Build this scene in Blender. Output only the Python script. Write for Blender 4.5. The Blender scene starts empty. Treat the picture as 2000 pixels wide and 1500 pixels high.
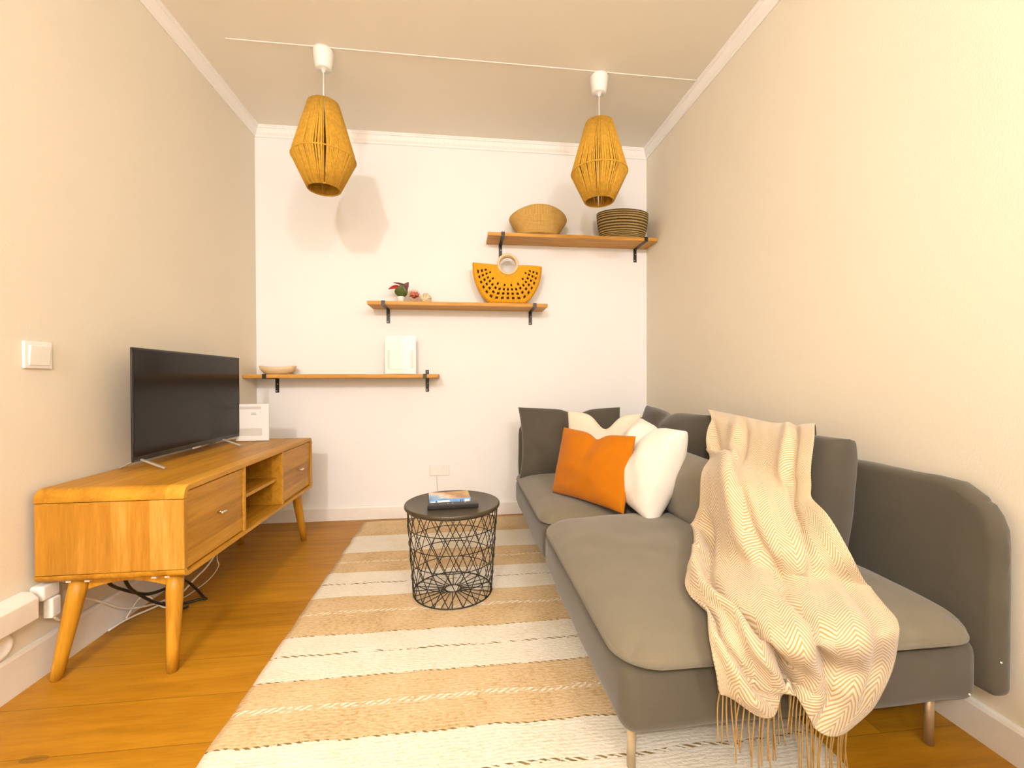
import bpy, bmesh, math, random
from mathutils import Vector, Matrix, noise as mnoise

PI = math.pi
rnd = random.Random(7)
scene = bpy.context.scene
COL = scene.collection

# ------------------------------------------------------------------ camera, world, lights, exposure
CAM_LOC = Vector((1.4133, -3.2015, 0.9917))
F_PX, YAW, PITCH, ROLL = 846.95, 0.1163, -0.0087, -0.0031
fw = Vector((math.sin(YAW) * math.cos(PITCH), math.cos(YAW) * math.cos(PITCH), math.sin(PITCH)))
rt = Vector((math.cos(YAW), -math.sin(YAW), 0))
up = rt.cross(fw)
cr, sr = math.cos(ROLL), math.sin(ROLL)
rt, up = rt * cr + up * sr, -rt * sr + up * cr
cd = bpy.data.cameras.new('camera')
cd.sensor_width = 36.0
cd.lens = F_PX / 2000 * 36.0
cd.clip_start = 0.02
cam = bpy.data.objects.new('camera', cd)
COL.objects.link(cam)
cam.matrix_world = Matrix(((rt.x, up.x, -fw.x, CAM_LOC.x), (rt.y, up.y, -fw.y, CAM_LOC.y),
                           (rt.z, up.z, -fw.z, CAM_LOC.z), (0, 0, 0, 1)))
scene.camera = cam

world = bpy.data.worlds.new('world')
scene.world = world
world.use_nodes = True
world.node_tree.nodes['Background'].inputs[0].default_value = (1.0, 0.82, 0.55, 1)
world.node_tree.nodes['Background'].inputs[1].default_value = 0.3

LIGHT_COL = (1.0, 0.958, 1.0)


def lamp(name, loc, watts, radius):
    l = bpy.data.lights.new(name, 'POINT')
    l.energy = watts
    l.color = LIGHT_COL
    l.shadow_soft_size = radius
    o = bpy.data.objects.new(name, l)
    o.location = loc
    COL.objects.link(o)


def area(name, loc, target, watts, sx, sy):
    l = bpy.data.lights.new(name, 'AREA')
    l.energy = watts
    l.color = LIGHT_COL
    l.shape = 'RECTANGLE'
    l.size, l.size_y = sx, sy
    o = bpy.data.objects.new(name, l)
    o.location = loc
    o.rotation_euler = (Vector(target) - Vector(loc)).to_track_quat('-Z', 'Y').to_euler()
    COL.objects.link(o)


lamp('room_bulb', (0.58, -4.95, 2.56), 166, 0.07)
lamp('room_bulb', (2.25, -4.95, 2.56), 112, 0.14)
area('room_fill', (1.42, -6.2, 1.5), (1.42, 0, 1.2), 30, 2.4, 2.2)  # added fill light

scene.view_settings.view_transform = 'Standard'
scene.view_settings.look = 'None'
scene.view_settings.gamma = 1.0
scene.view_settings.use_curve_mapping = False
scene.view_settings.exposure = 0.0

# ------------------------------------------------------------------ materials
def new_mat(name):
    m = bpy.data.materials.new(name)
    m.use_nodes = True
    nt = m.node_tree
    return m, nt, nt.nodes, nt.links, nt.nodes['Principled BSDF']


def math_node(N, L, op, a, b=None, clamp=False):
    n = N.new('ShaderNodeMath')
    n.operation = op
    n.use_clamp = clamp
    for i, v in enumerate((a, b)):
        if v is None:
            continue
        if isinstance(v, (int, float)):
            n.inputs[i].default_value = v
        else:
            L.new(v, n.inputs[i])
    return n.outputs[0]


def ramp(N, L, src, stops):
    r = N.new('ShaderNodeValToRGB')
    el = r.color_ramp.elements
    while len(el) < len(stops):
        el.new(0.5)
    for e, (p, c) in zip(el, stops):
        e.position = p
        e.color = (*c, 1)
    L.new(src, r.inputs[0])
    return r.outputs[0]


def obj_coords(N, L, scale=(1, 1, 1), rot=(0, 0, 0)):
    t = N.new('ShaderNodeTexCoord')
    mp = N.new('ShaderNodeMapping')
    mp.inputs['Scale'].default_value = scale
    mp.inputs['Rotation'].default_value = rot
    L.new(t.outputs['Object'], mp.inputs[0])
    return mp.outputs[0], t


def noise_node(N, L, vec, scale, detail=3, rough=0.5):
    n = N.new('ShaderNodeTexNoise')
    n.inputs['Scale'].default_value = scale
    n.inputs['Detail'].default_value = detail
    n.inputs['Roughness'].default_value = rough
    if vec is not None:
        L.new(vec, n.inputs['Vector'])
    return n.outputs[0]


def bump_to(N, L, B, height, strength, dist=0.002):
    b = N.new('ShaderNodeBump')
    b.inputs['Strength'].default_value = strength
    b.inputs['Distance'].default_value = dist
    L.new(height, b.inputs['Height'])
    L.new(b.outputs[0], B.inputs['Normal'])


def plain(name, col, rough=0.5, metal=0.0, spec=0.5, noise_amt=0.06, noise_scale=30.0, bump=0.0, bump_scale=300.0, sheen=0.0):
    m, nt, N, L, B = new_mat(name)
    vec, t = obj_coords(N, L)
    n = noise_node(N, L, vec, noise_scale)
    lo = tuple(c * (1 - noise_amt) for c in col)
    hi = tuple(min(1, c * (1 + noise_amt)) for c in col)
    L.new(ramp(N, L, n, [(0.3, lo), (0.7, hi)]), B.inputs['Base Color'])
    B.inputs['Roughness'].default_value = rough
    B.inputs['Metallic'].default_value = metal
    B.inputs['Specular IOR Level'].default_value = spec
    if sheen:
        B.inputs['Sheen Weight'].default_value = sheen
    if bump:
        bump_to(N, L, B, noise_node(N, L, vec, bump_scale, 2), bump)
    return m


def wood(name, c1, c2, c3, axis, rough=0.45, stretch=14.0, scale=2.2, bump=0.15, staves=None):
    """grain runs along axis 0/1/2; staves = (axis, width) varies the tone board by board"""
    m, nt, N, L, B = new_mat(name)
    sc = [stretch, stretch, stretch]
    sc[axis] = 1.0
    vec, t = obj_coords(N, L, tuple(sc))
    n1 = noise_node(N, L, vec, scale, 5, 0.6)
    n2 = noise_node(N, L, vec, scale * 5, 3, 0.6)
    mix = math_node(N, L, 'ADD', math_node(N, L, 'MULTIPLY', n1, 0.7), math_node(N, L, 'MULTIPLY', n2, 0.3))
    if staves:
        ax, wdt = staves
        sep = N.new('ShaderNodeSeparateXYZ')
        L.new(t.outputs['Object'], sep.inputs[0])
        k = math_node(N, L, 'FLOOR', math_node(N, L, 'DIVIDE', sep.outputs[ax], wdt))
        wn = N.new('ShaderNodeTexWhiteNoise')
        wn.noise_dimensions = '1D'
        L.new(k, wn.inputs['W'])
        mix = math_node(N, L, 'ADD', mix, math_node(N, L, 'MULTIPLY', math_node(N, L, 'SUBTRACT', wn.outputs[0], 0.5), 0.22))
    L.new(ramp(N, L, mix, [(0.3, c1), (0.5, c2), (0.72, c3)]), B.inputs['Base Color'])
    B.inputs['Roughness'].default_value = rough
    B.inputs['Specular IOR Level'].default_value = 0.3
    bump_to(N, L, B, n2, bump, 0.001)
    return m


def wall_paint(name, col, bump=0.25):
    m, nt, N, L, B = new_mat(name)
    vec, t = obj_coords(N, L)
    n = noise_node(N, L, vec, 1.6, 3)
    L.new(ramp(N, L, n, [(0.3, tuple(c * 0.97 for c in col)), (0.7, col)]), B.inputs['Base Color'])
    B.inputs['Roughness'].default_value = 0.75
    B.inputs['Specular IOR Level'].default_value = 0.25
    w, _ = obj_coords(N, L, (1, 1, 0.25))
    a = noise_node(N, L, w, 420, 2)
    b = noise_node(N, L, vec, 160, 2)
    bump_to(N, L, B, math_node(N, L, 'ADD', a, b), bump, 0.0012)
    return m


def fabric(name, col, weave=900.0, rough=0.95, var=0.10, sheen=0.25, bump=0.35):
    m, nt, N, L, B = new_mat(name)
    vec, t = obj_coords(N, L)
    n1 = noise_node(N, L, vec, 9, 4)
    n2 = noise_node(N, L, vec, weave, 2)
    mix = math_node(N, L, 'ADD', math_node(N, L, 'MULTIPLY', n1, 0.5), math_node(N, L, 'MULTIPLY', n2, 0.5))
    L.new(ramp(N, L, mix, [(0.33, tuple(c * (1 - var) for c in col)), (0.67, tuple(min(1, c * (1 + var)) for c in col))]),
          B.inputs['Base Color'])
    B.inputs['Roughness'].default_value = rough
    B.inputs['Specular IOR Level'].default_value = 0.15
    B.inputs['Sheen Weight'].default_value = sheen
    B.inputs['Sheen Roughness'].default_value = 0.5
    bump_to(N, L, B, n2, bump, 0.001)
    return m


def floor_mat():
    m, nt, N, L, B = new_mat('laminate_planks')
    vec, t = obj_coords(N, L)
    br = N.new('ShaderNodeTexBrick')
    br.offset = 0.37
    br.inputs['Scale'].default_value = 1.0
    br.inputs['Brick Width'].default_value = 1.29
    br.inputs['Row Height'].default_value = 0.193
    br.inputs['Mortar Size'].default_value = 0.0012
    br.inputs['Mortar Smooth'].default_value = 0.2
    br.inputs['Bias'].default_value = 0.0
    br.inputs['Color1'].default_value = (0, 0, 0, 1)
    br.inputs['Color2'].default_value = (1, 1, 1, 1)
    br.inputs['Mortar'].default_value = (0.5, 0.5, 0.5, 1)
    L.new(vec, br.inputs['Vector'])
    # every plank gets its own slice of the grain noise
    sep = N.new('ShaderNodeSeparateXYZ')
    L.new(vec, sep.inputs[0])
    cmb = N.new('ShaderNodeCombineXYZ')
    L.new(math_node(N, L, 'MULTIPLY', sep.outputs[0], 1.0), cmb.inputs[0])
    L.new(math_node(N, L, 'MULTIPLY', sep.outputs[1], 9.0), cmb.inputs[1])
    L.new(math_node(N, L, 'MULTIPLY', br.outputs['Color'], 7.0), cmb.inputs[2])
    g1 = noise_node(N, L, cmb.outputs[0], 2.6, 5, 0.62)
    g2 = noise_node(N, L, cmb.outputs[0], 14, 3, 0.6)
    mix = math_node(N, L, 'ADD', math_node(N, L, 'MULTIPLY', g1, 0.72), math_node(N, L, 'MULTIPLY', g2, 0.28))
    tone = math_node(N, L, 'MULTIPLY', math_node(N, L, 'SUBTRACT', br.outputs['Color'], 0.5), 0.14)
    mix = math_node(N, L, 'ADD', mix, tone)
    base = ramp(N, L, mix, [(0.28, FLOOR_C[0]), (0.52, FLOOR_C[1]), (0.75, FLOOR_C[2])])
    # knots
    vo = N.new('ShaderNodeTexVoronoi')
    vo.inputs['Scale'].default_value = 3.1
    kv, _ = obj_coords(N, L, (0.55, 1.6, 1))
    L.new(kv, vo.inputs['Vector'])
    kn = math_node(N, L, 'LESS_THAN', vo.outputs['Distance'], 0.065)
    mx = N.new('ShaderNodeMixRGB')
    mx.inputs[2].default_value = (*[c * 0.45 for c in FLOOR_C[0]], 1)
    L.new(math_node(N, L, 'MULTIPLY', kn, math_node(N, L, 'MULTIPLY', g1, 1.1)), mx.inputs[0])
    L.new(base, mx.inputs[1])
    m2 = N.new('ShaderNodeMixRGB')
    m2.inputs[2].default_value = (*[c * 0.5 for c in FLOOR_C[0]], 1)
    L.new(math_node(N, L, 'MULTIPLY', br.outputs['Fac'], 0.7), m2.inputs[0])
    L.new(mx.outputs[0], m2.inputs[1])
    L.new(m2.outputs[0], B.inputs['Base Color'])
    B.inputs['Roughness'].default_value = 0.42
    B.inputs['Specular IOR Level'].default_value = 0.35
    bump_to(N, L, B, math_node(N, L, 'SUBTRACT', g2, br.outputs['Fac']), 0.12, 0.001)
    return m


FLOOR_C = ((0.30, 0.128, 0.005), (0.44, 0.198, 0.009), (0.56, 0.265, 0.018))
STRIPES = [-0.10, -0.375, -0.645, -0.91, -1.165, -1.465, -1.715, -1.975, -2.24, -2.51, -2.78, -3.05]


def rug_mat():
    m, nt, N, L, B = new_mat('woven_jute')
    vec, t = obj_coords(N, L)
    sep = N.new('ShaderNodeSeparateXYZ')
    L.new(vec, sep.inputs[0])
    x, y = sep.outputs[0], sep.outputs[1]
    wob = math_node(N, L, 'MULTIPLY', math_node(N, L, 'SUBTRACT', noise_node(N, L, vec, 5, 3), 0.5), 0.03)
    yw = math_node(N, L, 'ADD', y, wob)
    # stripe mask from the boundary list
    mask = None
    for i in range(0, len(STRIPES) - 1, 2):          # tan bands
        a = math_node(N, L, 'LESS_THAN', yw, STRIPES[i] + 0.05 if i == 0 else STRIPES[i])
        b = math_node(N, L, 'GREATER_THAN', yw, STRIPES[i + 1])
        ab = math_node(N, L, 'MULTIPLY', a, b)
        mask = ab if mask is None else math_node(N, L, 'MAXIMUM', mask, ab)
    # weft rows: fine ribs along x, broken by noise
    st, _ = obj_coords(N, L, (55, 120, 1))
    fib = noise_node(N, L, st, 1.0, 3, 0.6)
    blot = noise_node(N, L, vec, 7, 4)
    f = math_node(N, L, 'ADD', math_node(N, L, 'MULTIPLY', fib, 0.65), math_node(N, L, 'MULTIPLY', blot, 0.35))
    tan = ramp(N, L, f, [(0.28, (0.43, 0.27, 0.11)), (0.48, (0.68, 0.50, 0.275)), (0.70, (0.78, 0.63, 0.41))])
    whi = ramp(N, L, f, [(0.28, (0.70, 0.60, 0.42)), (0.46, (0.84, 0.78, 0.64)), (0.7, (0.89, 0.86, 0.76))])
    mx = N.new('ShaderNodeMixRGB')
    L.new(mask, mx.inputs[0]); L.new(whi, mx.inputs[1]); L.new(tan, mx.inputs[2])
    col = mx.outputs[0]
    # stitched braids: a row of slanted dashes at given y
    def braid(col, y0, wid, colr, period, slant):
        d = math_node(N, L, 'ABSOLUTE', math_node(N, L, 'SUBTRACT', yw, y0))
        inb = math_node(N, L, 'LESS_THAN', d, wid)
        ph = math_node(N, L, 'ADD', x, math_node(N, L, 'MULTIPLY', math_node(N, L, 'SUBTRACT', yw, y0), slant))
        fr = math_node(N, L, 'FRACT', math_node(N, L, 'DIVIDE', ph, period))
        on = math_node(N, L, 'LESS_THAN', fr, 0.55)
        k = math_node(N, L, 'MULTIPLY', inb, on)
        k = math_node(N, L, 'MULTIPLY', k, math_node(N, L, 'GREATER_THAN', noise_node(N, L, st, 0.55, 3), 0.46))
        q = N.new('ShaderNodeMixRGB')
        q.inputs[2].default_value = (*colr, 1)
        L.new(k, q.inputs[0]); L.new(col, q.inputs[1])
        return q.outputs[0]
    dark = (0.27, 0.19, 0.07)
    pale = (0.86, 0.80, 0.66)
    for y0 in (-1.035, -1.585, -2.11, -2.64):
        col = braid(col, y0, 0.0055, dark, 0.030, 2.4)
    for y0 in (-0.775, -1.30, -1.845, -2.38):
        col = braid(col, y0, 0.011, pale, 0.026, -1.4)
    for y0 in (-1.465, -1.715, -1.975):
        col = braid(col, y0, 0.0035, dark, 0.026, 2.0)
    L.new(col, B.inputs['Base Color'])
    B.inputs['Roughness'].default_value = 0.95
    B.inputs['Specular IOR Level'].default_value = 0.1
    wv = math_node(N, L, 'SINE', math_node(N, L, 'MULTIPLY', yw, 2 * PI / 0.011))
    hgt = math_node(N, L, 'ADD', math_node(N, L, 'MULTIPLY', wv, 0.07), math_node(N, L, 'MULTIPLY', fib, 1.2))
    bump_to(N, L, B, hgt, 0.55, 0.004)
    return m


def herringbone_mat():
    m, nt, N, L, B = new_mat('herringbone_wool')
    t = N.new('ShaderNodeTexCoord')
    sep = N.new('ShaderNodeSeparateXYZ')
    L.new(t.outputs['UV'], sep.inputs[0])
    u, v = sep.outputs[0], sep.outputs[1]           # UV in metres of cloth
    tri = math_node(N, L, 'PINGPONG', u, 0.052)
    ph = math_node(N, L, 'ADD', v, math_node(N, L, 'MULTIPLY', tri, 0.75))
    s = math_node(N, L, 'SINE', math_node(N, L, 'MULTIPLY', ph, 2 * PI / 0.0106))
    nz = noise_node(N, L, t.outputs['UV'], 60, 3)
    s2 = math_node(N, L, 'ADD', s, math_node(N, L, 'MULTIPLY', math_node(N, L, 'SUBTRACT', nz, 0.5), 0.8))
    col = ramp(N, L, math_node(N, L, 'ADD', math_node(N, L, 'MULTIPLY', s2, 0.5), 0.5),
               [(0.05, (0.47, 0.30, 0.11)), (0.40, (0.64, 0.51, 0.31)), (0.72, (0.72, 0.61, 0.46))])
    L.new(col, B.inputs['Base Color'])
    B.inputs['Roughness'].default_value = 0.95
    B.inputs['Specular IOR Level'].default_value = 0.1
    B.inputs['Sheen Weight'].default_value = 0.3
    bump_to(N, L, B, s, 0.35, 0.0015)
    return m


def crown_mat():
    m, nt, N, L, B = new_mat('ornate_plaster')
    vec, t = obj_coords(N, L)
    B.inputs['Base Color'].default_value = (0.93, 0.91, 0.87, 1)
    B.inputs['Roughness'].default_value = 0.6
    vo = N.new('ShaderNodeTexVoronoi')
    vo.feature = 'SMOOTH_F1'
    vo.inputs['Scale'].default_value = 34
    L.new(vec, vo.inputs['Vector'])
    wv = N.new('ShaderNodeTexWave')
    wv.inputs['Scale'].default_value = 9
    wv.inputs['Distortion'].default_value = 9
    wv.inputs['Detail'].default_value = 1
    L.new(vec, wv.inputs['Vector'])
    bump_to(N, L, B, math_node(N, L, 'ADD', vo.outputs['Distance'], math_node(N, L, 'MULTIPLY', wv.outputs['Fac'], 0.4)), 0.22, 0.005)
    return m


def weave_mat(name, c1, c2, su, sv, band=False):
    """UV woven straw: su stakes round, sv rows"""
    m, nt, N, L, B = new_mat(name)
    t = N.new('ShaderNodeTexCoord')
    sep = N.new('ShaderNodeSeparateXYZ')
    L.new(t.outputs['UV'], sep.inputs[0])
    u = math_node(N, L, 'MULTIPLY', sep.outputs[0], su)
    v = math_node(N, L, 'MULTIPLY', sep.outputs[1], sv)
    if band:
        h = math_node(N, L, 'PINGPONG', v, 0.5)
        h = math_node(N, L, 'MULTIPLY', h, 2.0)
        nz = noise_node(N, L, t.outputs['UV'], 90, 3)
        h2 = math_node(N, L, 'ADD', h, math_node(N, L, 'MULTIPLY', math_node(N, L, 'SUBTRACT', nz, 0.5), 0.5))
        L.new(ramp(N, L, h2, [(0.40, c1), (0.60, c2)]), B.inputs['Base Color'])
    else:
        su_ = math_node(N, L, 'SINE', math_node(N, L, 'MULTIPLY', math_node(N, L, 'ADD', u, v), PI))
        sv_ = math_node(N, L, 'SINE', math_node(N, L, 'MULTIPLY', math_node(N, L, 'SUBTRACT', v, u), PI))
        h = math_node(N, L, 'ADD', math_node(N, L, 'MULTIPLY', math_node(N, L, 'MULTIPLY', su_, sv_), 0.5), 0.5)
        nz = noise_node(N, L, t.outputs['UV'], 40, 3)
        h2 = math_node(N, L, 'ADD', math_node(N, L, 'MULTIPLY', h, 0.6), math_node(N, L, 'MULTIPLY', nz, 0.4))
        L.new(ramp(N, L, h2, [(0.30, c1), (0.65, c2)]), B.inputs['Base Color'])
    B.inputs['Roughness'].default_value = 0.8
    B.inputs['Specular IOR Level'].default_value = 0.2
    bump_to(N, L, B, h, 0.6, 0.004)
    return m


def glass_mat(name, col=(1, 1, 1), rough=0.03, gloss=0.07):
    """thin clear sheet or shell: mostly see-through with a faint mirror"""
    m, nt, N, L, B = new_mat(name)
    tr = N.new('ShaderNodeBsdfTransparent')
    tr.inputs[0].default_value = (*col, 1)
    gl = N.new('ShaderNodeBsdfGlossy')
    gl.inputs['Roughness'].default_value = rough
    lw = N.new('ShaderNodeLayerWeight')
    mx = N.new('ShaderNodeMixShader')
    f = math_node(N, L, 'ADD', math_node(N, L, 'MULTIPLY', math_node(N, L, 'POWER', lw.outputs['Facing'], 4.0), 0.35), 0.03)
    L.new(f, mx.inputs[0]); L.new(tr.outputs[0], mx.inputs[1]); L.new(gl.outputs[0], mx.inputs[2])
    L.new(mx.outputs[0], N['Material Output'].inputs[0])
    return m


def cover_mat():
    m, nt, N, L, B = new_mat('printed_cover')
    vec, t = obj_coords(N, L)
    n = noise_node(N, L, vec, 22, 3)
    sep = N.new('ShaderNodeSeparateXYZ')
    L.new(t.outputs['Generated'], sep.inputs[0])
    k = math_node(N, L, 'ADD', math_node(N, L, 'MULTIPLY', sep.outputs[0], 0.5),
                  math_node(N, L, 'ADD', math_node(N, L, 'MULTIPLY', sep.outputs[1], 0.35), math_node(N, L, 'MULTIPLY', n, 0.45)))
    L.new(ramp(N, L, k, [(0.2, (0.10, 0.22, 0.50)), (0.42, (0.25, 0.50, 0.78)), (0.52, (0.80, 0.72, 0.60)), (0.62, (0.80, 0.42, 0.14)),
                         (0.75, (0.40, 0.19, 0.04)), (0.95, (0.55, 0.36, 0.07))]), B.inputs['Base Color'])
    B.inputs['Roughness'].default_value = 0.25
    return m


M = {}
M['wall_side'] = wall_paint('cream_wallpaper', (0.82, 0.755, 0.615))
M['wall_back'] = wall_paint('pale_wallpaper', (0.885, 0.878, 0.866))
M['ceiling'] = wall_paint('ceiling_paint', (0.94, 0.90, 0.79), 0.1)
M['white_trim'] = plain('white_trim_paint', (0.86, 0.83, 0.77), 0.4, noise_amt=0.02)
M['crown'] = crown_mat()
M['floor'] = floor_mat()
M['rug'] = rug_mat()
OAK = ((0.36, 0.158, 0.008), (0.52, 0.245, 0.016), (0.64, 0.33, 0.035))
M['cab_y'] = wood('cabinet_oak_long_grain', *OAK, 1, 0.42, staves=(0, 0.085))
M['cab_front'] = wood('cabinet_oak_drawer_grain', *OAK, 1, 0.42, staves=(2, 0.10))
M['cab_z'] = wood('cabinet_oak_upright_grain', (0.33, 0.145, 0.010), (0.45, 0.205, 0.018), (0.60, 0.33, 0.07), 2, 0.38, 11, 2.6, staves=(0, 0.06))
M['cab_leg'] = wood('cabinet_leg_oak', *OAK, 2, 0.4, 20)
M['cab_dark'] = wood('cabinet_inner_ply', (0.20, 0.085, 0.012), (0.28, 0.12, 0.016), (0.33, 0.15, 0.02), 1, 0.6)
M['shelf'] = wood('shelf_pine', (0.44, 0.20, 0.028), (0.60, 0.30, 0.055), (0.72, 0.40, 0.10), 0, 0.5)
M['bowl'] = wood('pale_bowl_wood', (0.66, 0.50, 0.27), (0.76, 0.60, 0.36), (0.82, 0.68, 0.44), 0, 0.5)
M['black_metal'] = plain('black_powder_coat', (0.016, 0.014, 0.011), 0.42, noise_amt=0.1)
M['black_top'] = plain('black_tray_sheen', (0.058, 0.045, 0.024), 0.36, noise_amt=0.05)  # black lightened, reflected wall sheen put into the colour
M['steel'] = plain('bright_steel', (0.75, 0.72, 0.66), 0.28, 1.0)
M['brushed'] = plain('brushed_aluminium', (0.72, 0.69, 0.64), 0.38, 0.85)
M['plastic_black'] = plain('black_plastic', (0.010, 0.009, 0.008), 0.35)
M['screen'] = plain('switched_off_screen', (0.008, 0.0065, 0.0045), 0.16, spec=0.22, noise_amt=0.0)
M['plastic_white'] = plain('white_plastic', (0.86, 0.84, 0.78), 0.35, noise_amt=0.01)
M['plastic_grey'] = plain('grey_plastic', (0.40, 0.38, 0.33), 0.4, noise_amt=0.02)
M['paper'] = plain('white_paper', (0.90, 0.89, 0.86), 0.7, noise_amt=0.01)
M['paper_grey'] = plain('pale_print', (0.70, 0.68, 0.61), 0.7, noise_amt=0.02)
M['ink'] = plain('grey_ink', (0.25, 0.24, 0.22), 0.7)
M['acrylic'] = glass_mat('clear_acrylic')
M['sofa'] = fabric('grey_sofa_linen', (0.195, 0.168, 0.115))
M['sofa_base_shaded'] = fabric('grey_sofa_linen_shaded', (0.100, 0.086, 0.060))  # same sofa fabric darkened, shade of base and backrests painted in
M['cushion_shaded'] = fabric('grey_cushion_linen_shaded', (0.085, 0.074, 0.054))  # sofa fabric again, darkened to carry the shade on the back cushions
M['orange'] = fabric('orange_velvet', (0.50, 0.155, 0.002), 500, 0.9, 0.08, 0.1, 0.2)
M['cream_linen'] = fabric('cream_linen', (0.76, 0.66, 0.52), 700, 0.95, 0.05, 0.2, 0.3)
M['white_linen'] = fabric('white_linen', (0.82, 0.76, 0.66), 700, 0.95, 0.04, 0.2, 0.3)
M['blanket'] = herringbone_mat()
M['fringe'] = fabric('tan_wool_fringe', (0.40, 0.235, 0.06), 300)
M['rope'] = plain('jute_twine', (0.60, 0.325, 0.028), 0.85, noise_amt=0.14, noise_scale=60, bump=0.6, bump_scale=500)
M['basket_pale'] = weave_mat('woven_seagrass', (0.46, 0.26, 0.055), (0.68, 0.44, 0.14), 120, 60)
M['basket_dark'] = weave_mat('coiled_rope', (0.075, 0.045, 0.012), (0.42, 0.30, 0.12), 1, 25, True)
M['yellow'] = plain('yellow_crochet', (0.72, 0.35, 0.008), 0.9, noise_amt=0.14, noise_scale=120, bump=0.7, bump_scale=260)
M['lining'] = plain('brown_lining', (0.17, 0.055, 0.006), 0.9)
M['ring_wood'] = wood('pale_ring_wood', (0.66, 0.46, 0.22), (0.76, 0.57, 0.32), (0.82, 0.66, 0.42), 0, 0.4)
M['leaf'] = plain('dark_green_leaf', (0.085, 0.12, 0.025), 0.4, noise_amt=0.3, noise_scale=60)
M['leaf_pale'] = plain('pale_green_stem', (0.45, 0.44, 0.14), 0.5)
M['petal'] = plain('red_petal', (0.42, 0.018, 0.012), 0.5, noise_amt=0.25, noise_scale=80)
M['petal_dark'] = plain('maroon_petal', (0.13, 0.02, 0.012), 0.5, noise_amt=0.25, noise_scale=80)
M['rose'] = plain('pink_petal', (0.62, 0.20, 0.16), 0.5, noise_amt=0.3, noise_scale=90)
M['ball_glass'] = glass_mat('tinted_glass', (1.0, 0.9, 0.82))
M['knot'] = plain('cream_cord', (0.74, 0.64, 0.42), 0.85, noise_amt=0.15, noise_scale=150, bump=0.5)
M['cover'] = cover_mat()
M['cover_blue'] = plain('blue_spine', (0.20, 0.40, 0.72), 0.3, noise_amt=0.25, noise_scale=25)
M['cover_navy'] = plain('navy_cover', (0.035, 0.035, 0.10), 0.35)
M['cable_white'] = plain('white_cable', (0.78, 0.74, 0.64), 0.45, noise_amt=0.02)
M['felt'] = plain('white_felt', (0.88, 0.85, 0.78), 0.9)
M['leg_steel'] = plain('dull_steel_leg', (0.60, 0.50, 0.33), 0.35, 0.6)

# ------------------------------------------------------------------ mesh helpers
class MB:
    def __init__(s):
        s.v, s.f, s.uv = [], [], {}

    def add(s, vs, fs, uvs=None):
        k = len(s.v)
        s.v += [Vector(p) for p in vs]
        for i, f in enumerate(fs):
            s.f.append(tuple(j + k for j in f))
            if uvs:
                s.uv[len(s.f) - 1] = uvs[i]

    def box(s, a, b):
        x0, y0, z0 = a; x1, y1, z1 = b
        s.add([(x0, y0, z0), (x1, y0, z0), (x1, y1, z0), (x0, y1, z0), (x0, y0, z1), (x1, y0, z1), (x1, y1, z1), (x0, y1, z1)],
              [(0, 3, 2, 1), (4, 5, 6, 7), (0, 1, 5, 4), (1, 2, 6, 5), (2, 3, 7, 6), (3, 0, 4, 7)])

    def tube(s, pts, r, n=8, closed=False, cap=True):
        pts = [Vector(p) for p in pts]
        m = len(pts)
        rs = r if isinstance(r, (list, tuple)) else [r] * m
        rings = []
        ref = None
        for i, p in enumerate(pts):
            if closed:
                t = pts[(i + 1) % m] - pts[i - 1]
            else:
                t = pts[min(i + 1, m - 1)] - pts[max(i - 1, 0)]
            t.normalize()
            if ref is None:
                ref = Vector((0, 0, 1)) if abs(t.z) < 0.9 else Vector((1, 0, 0))
            a = (ref - t * ref.dot(t)).normalized()
            ref = a
            b = t.cross(a)
            rings.append([p + (a * math.cos(2 * PI * j / n) + b * math.sin(2 * PI * j / n)) * rs[i] for j in range(n)])
        vs = [q for ring in rings for q in ring]
        fs = []
        for i in range(m if closed else m - 1):
            for j in range(n):
                i2 = (i + 1) % m
                fs.append((i * n + j, i * n + (j + 1) % n, i2 * n + (j + 1) % n, i2 * n + j))
        if cap and not closed:
            fs.append(tuple(reversed(range(n))))
            fs.append(tuple((m - 1) * n + j for j in range(n)))
        s.add(vs, fs)

    def lathe(s, c, prof, n=32, sx=1.0, sy=1.0, warp=None, cap_first=False, cap_last=False):
        vs, fs, uvs = [], [], []
        m = len(prof)
        for i, (r, z) in enumerate(prof):
            for j in range(n):
                a = 2 * PI * j / n
                x, y, zz = r * math.cos(a) * sx, r * math.sin(a) * sy, z
                if warp:
                    x, y, zz = warp(x, y, zz, a, i)
                vs.append((c[0] + x, c[1] + y, c[2] + zz))
        for i in range(m - 1):
            for j in range(n):
                j2 = (j + 1) % n
                fs.append((i * n + j, i * n + j2, (i + 1) * n + j2, (i + 1) * n + j))
                uvs.append([(j / n, i / (m - 1)), ((j + 1) / n, i / (m - 1)), ((j + 1) / n, (i + 1) / (m - 1)), (j / n, (i + 1) / (m - 1))])
        if cap_first:
            fs.append(tuple(reversed(range(n)))); uvs.append([(0, 0)] * n)
        if cap_last:
            fs.append(tuple((m - 1) * n + j for j in range(n))); uvs.append([(0, 0)] * n)
        s.add(vs, fs, uvs)

    def prism(s, poly, axis, a, b):
        """poly: 2D points in the two other axes (in x,y,z order), extruded from a to b along axis"""
        def mk(p, h):
            q = [p[0], p[1]]
            q.insert(axis, h)
            return q
        n = len(poly)
        vs = [mk(p, a) for p in poly] + [mk(p, b) for p in poly]
        fs = [tuple(range(n)), tuple(range(2 * n - 1, n - 1, -1))]
        for i in range(n):
            fs.append((i, i + n, (i + 1) % n + n, (i + 1) % n))
        s.add(vs, fs)

    def sphere(s, c, r, n=24, m=14, sz=1.0):
        prof = [(max(1e-4, r * math.sin(PI * i / m)), -r * sz * math.cos(PI * i / m)) for i in range(m + 1)]
        s.lathe(c, prof, n)


ORIGIN = {}


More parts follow.
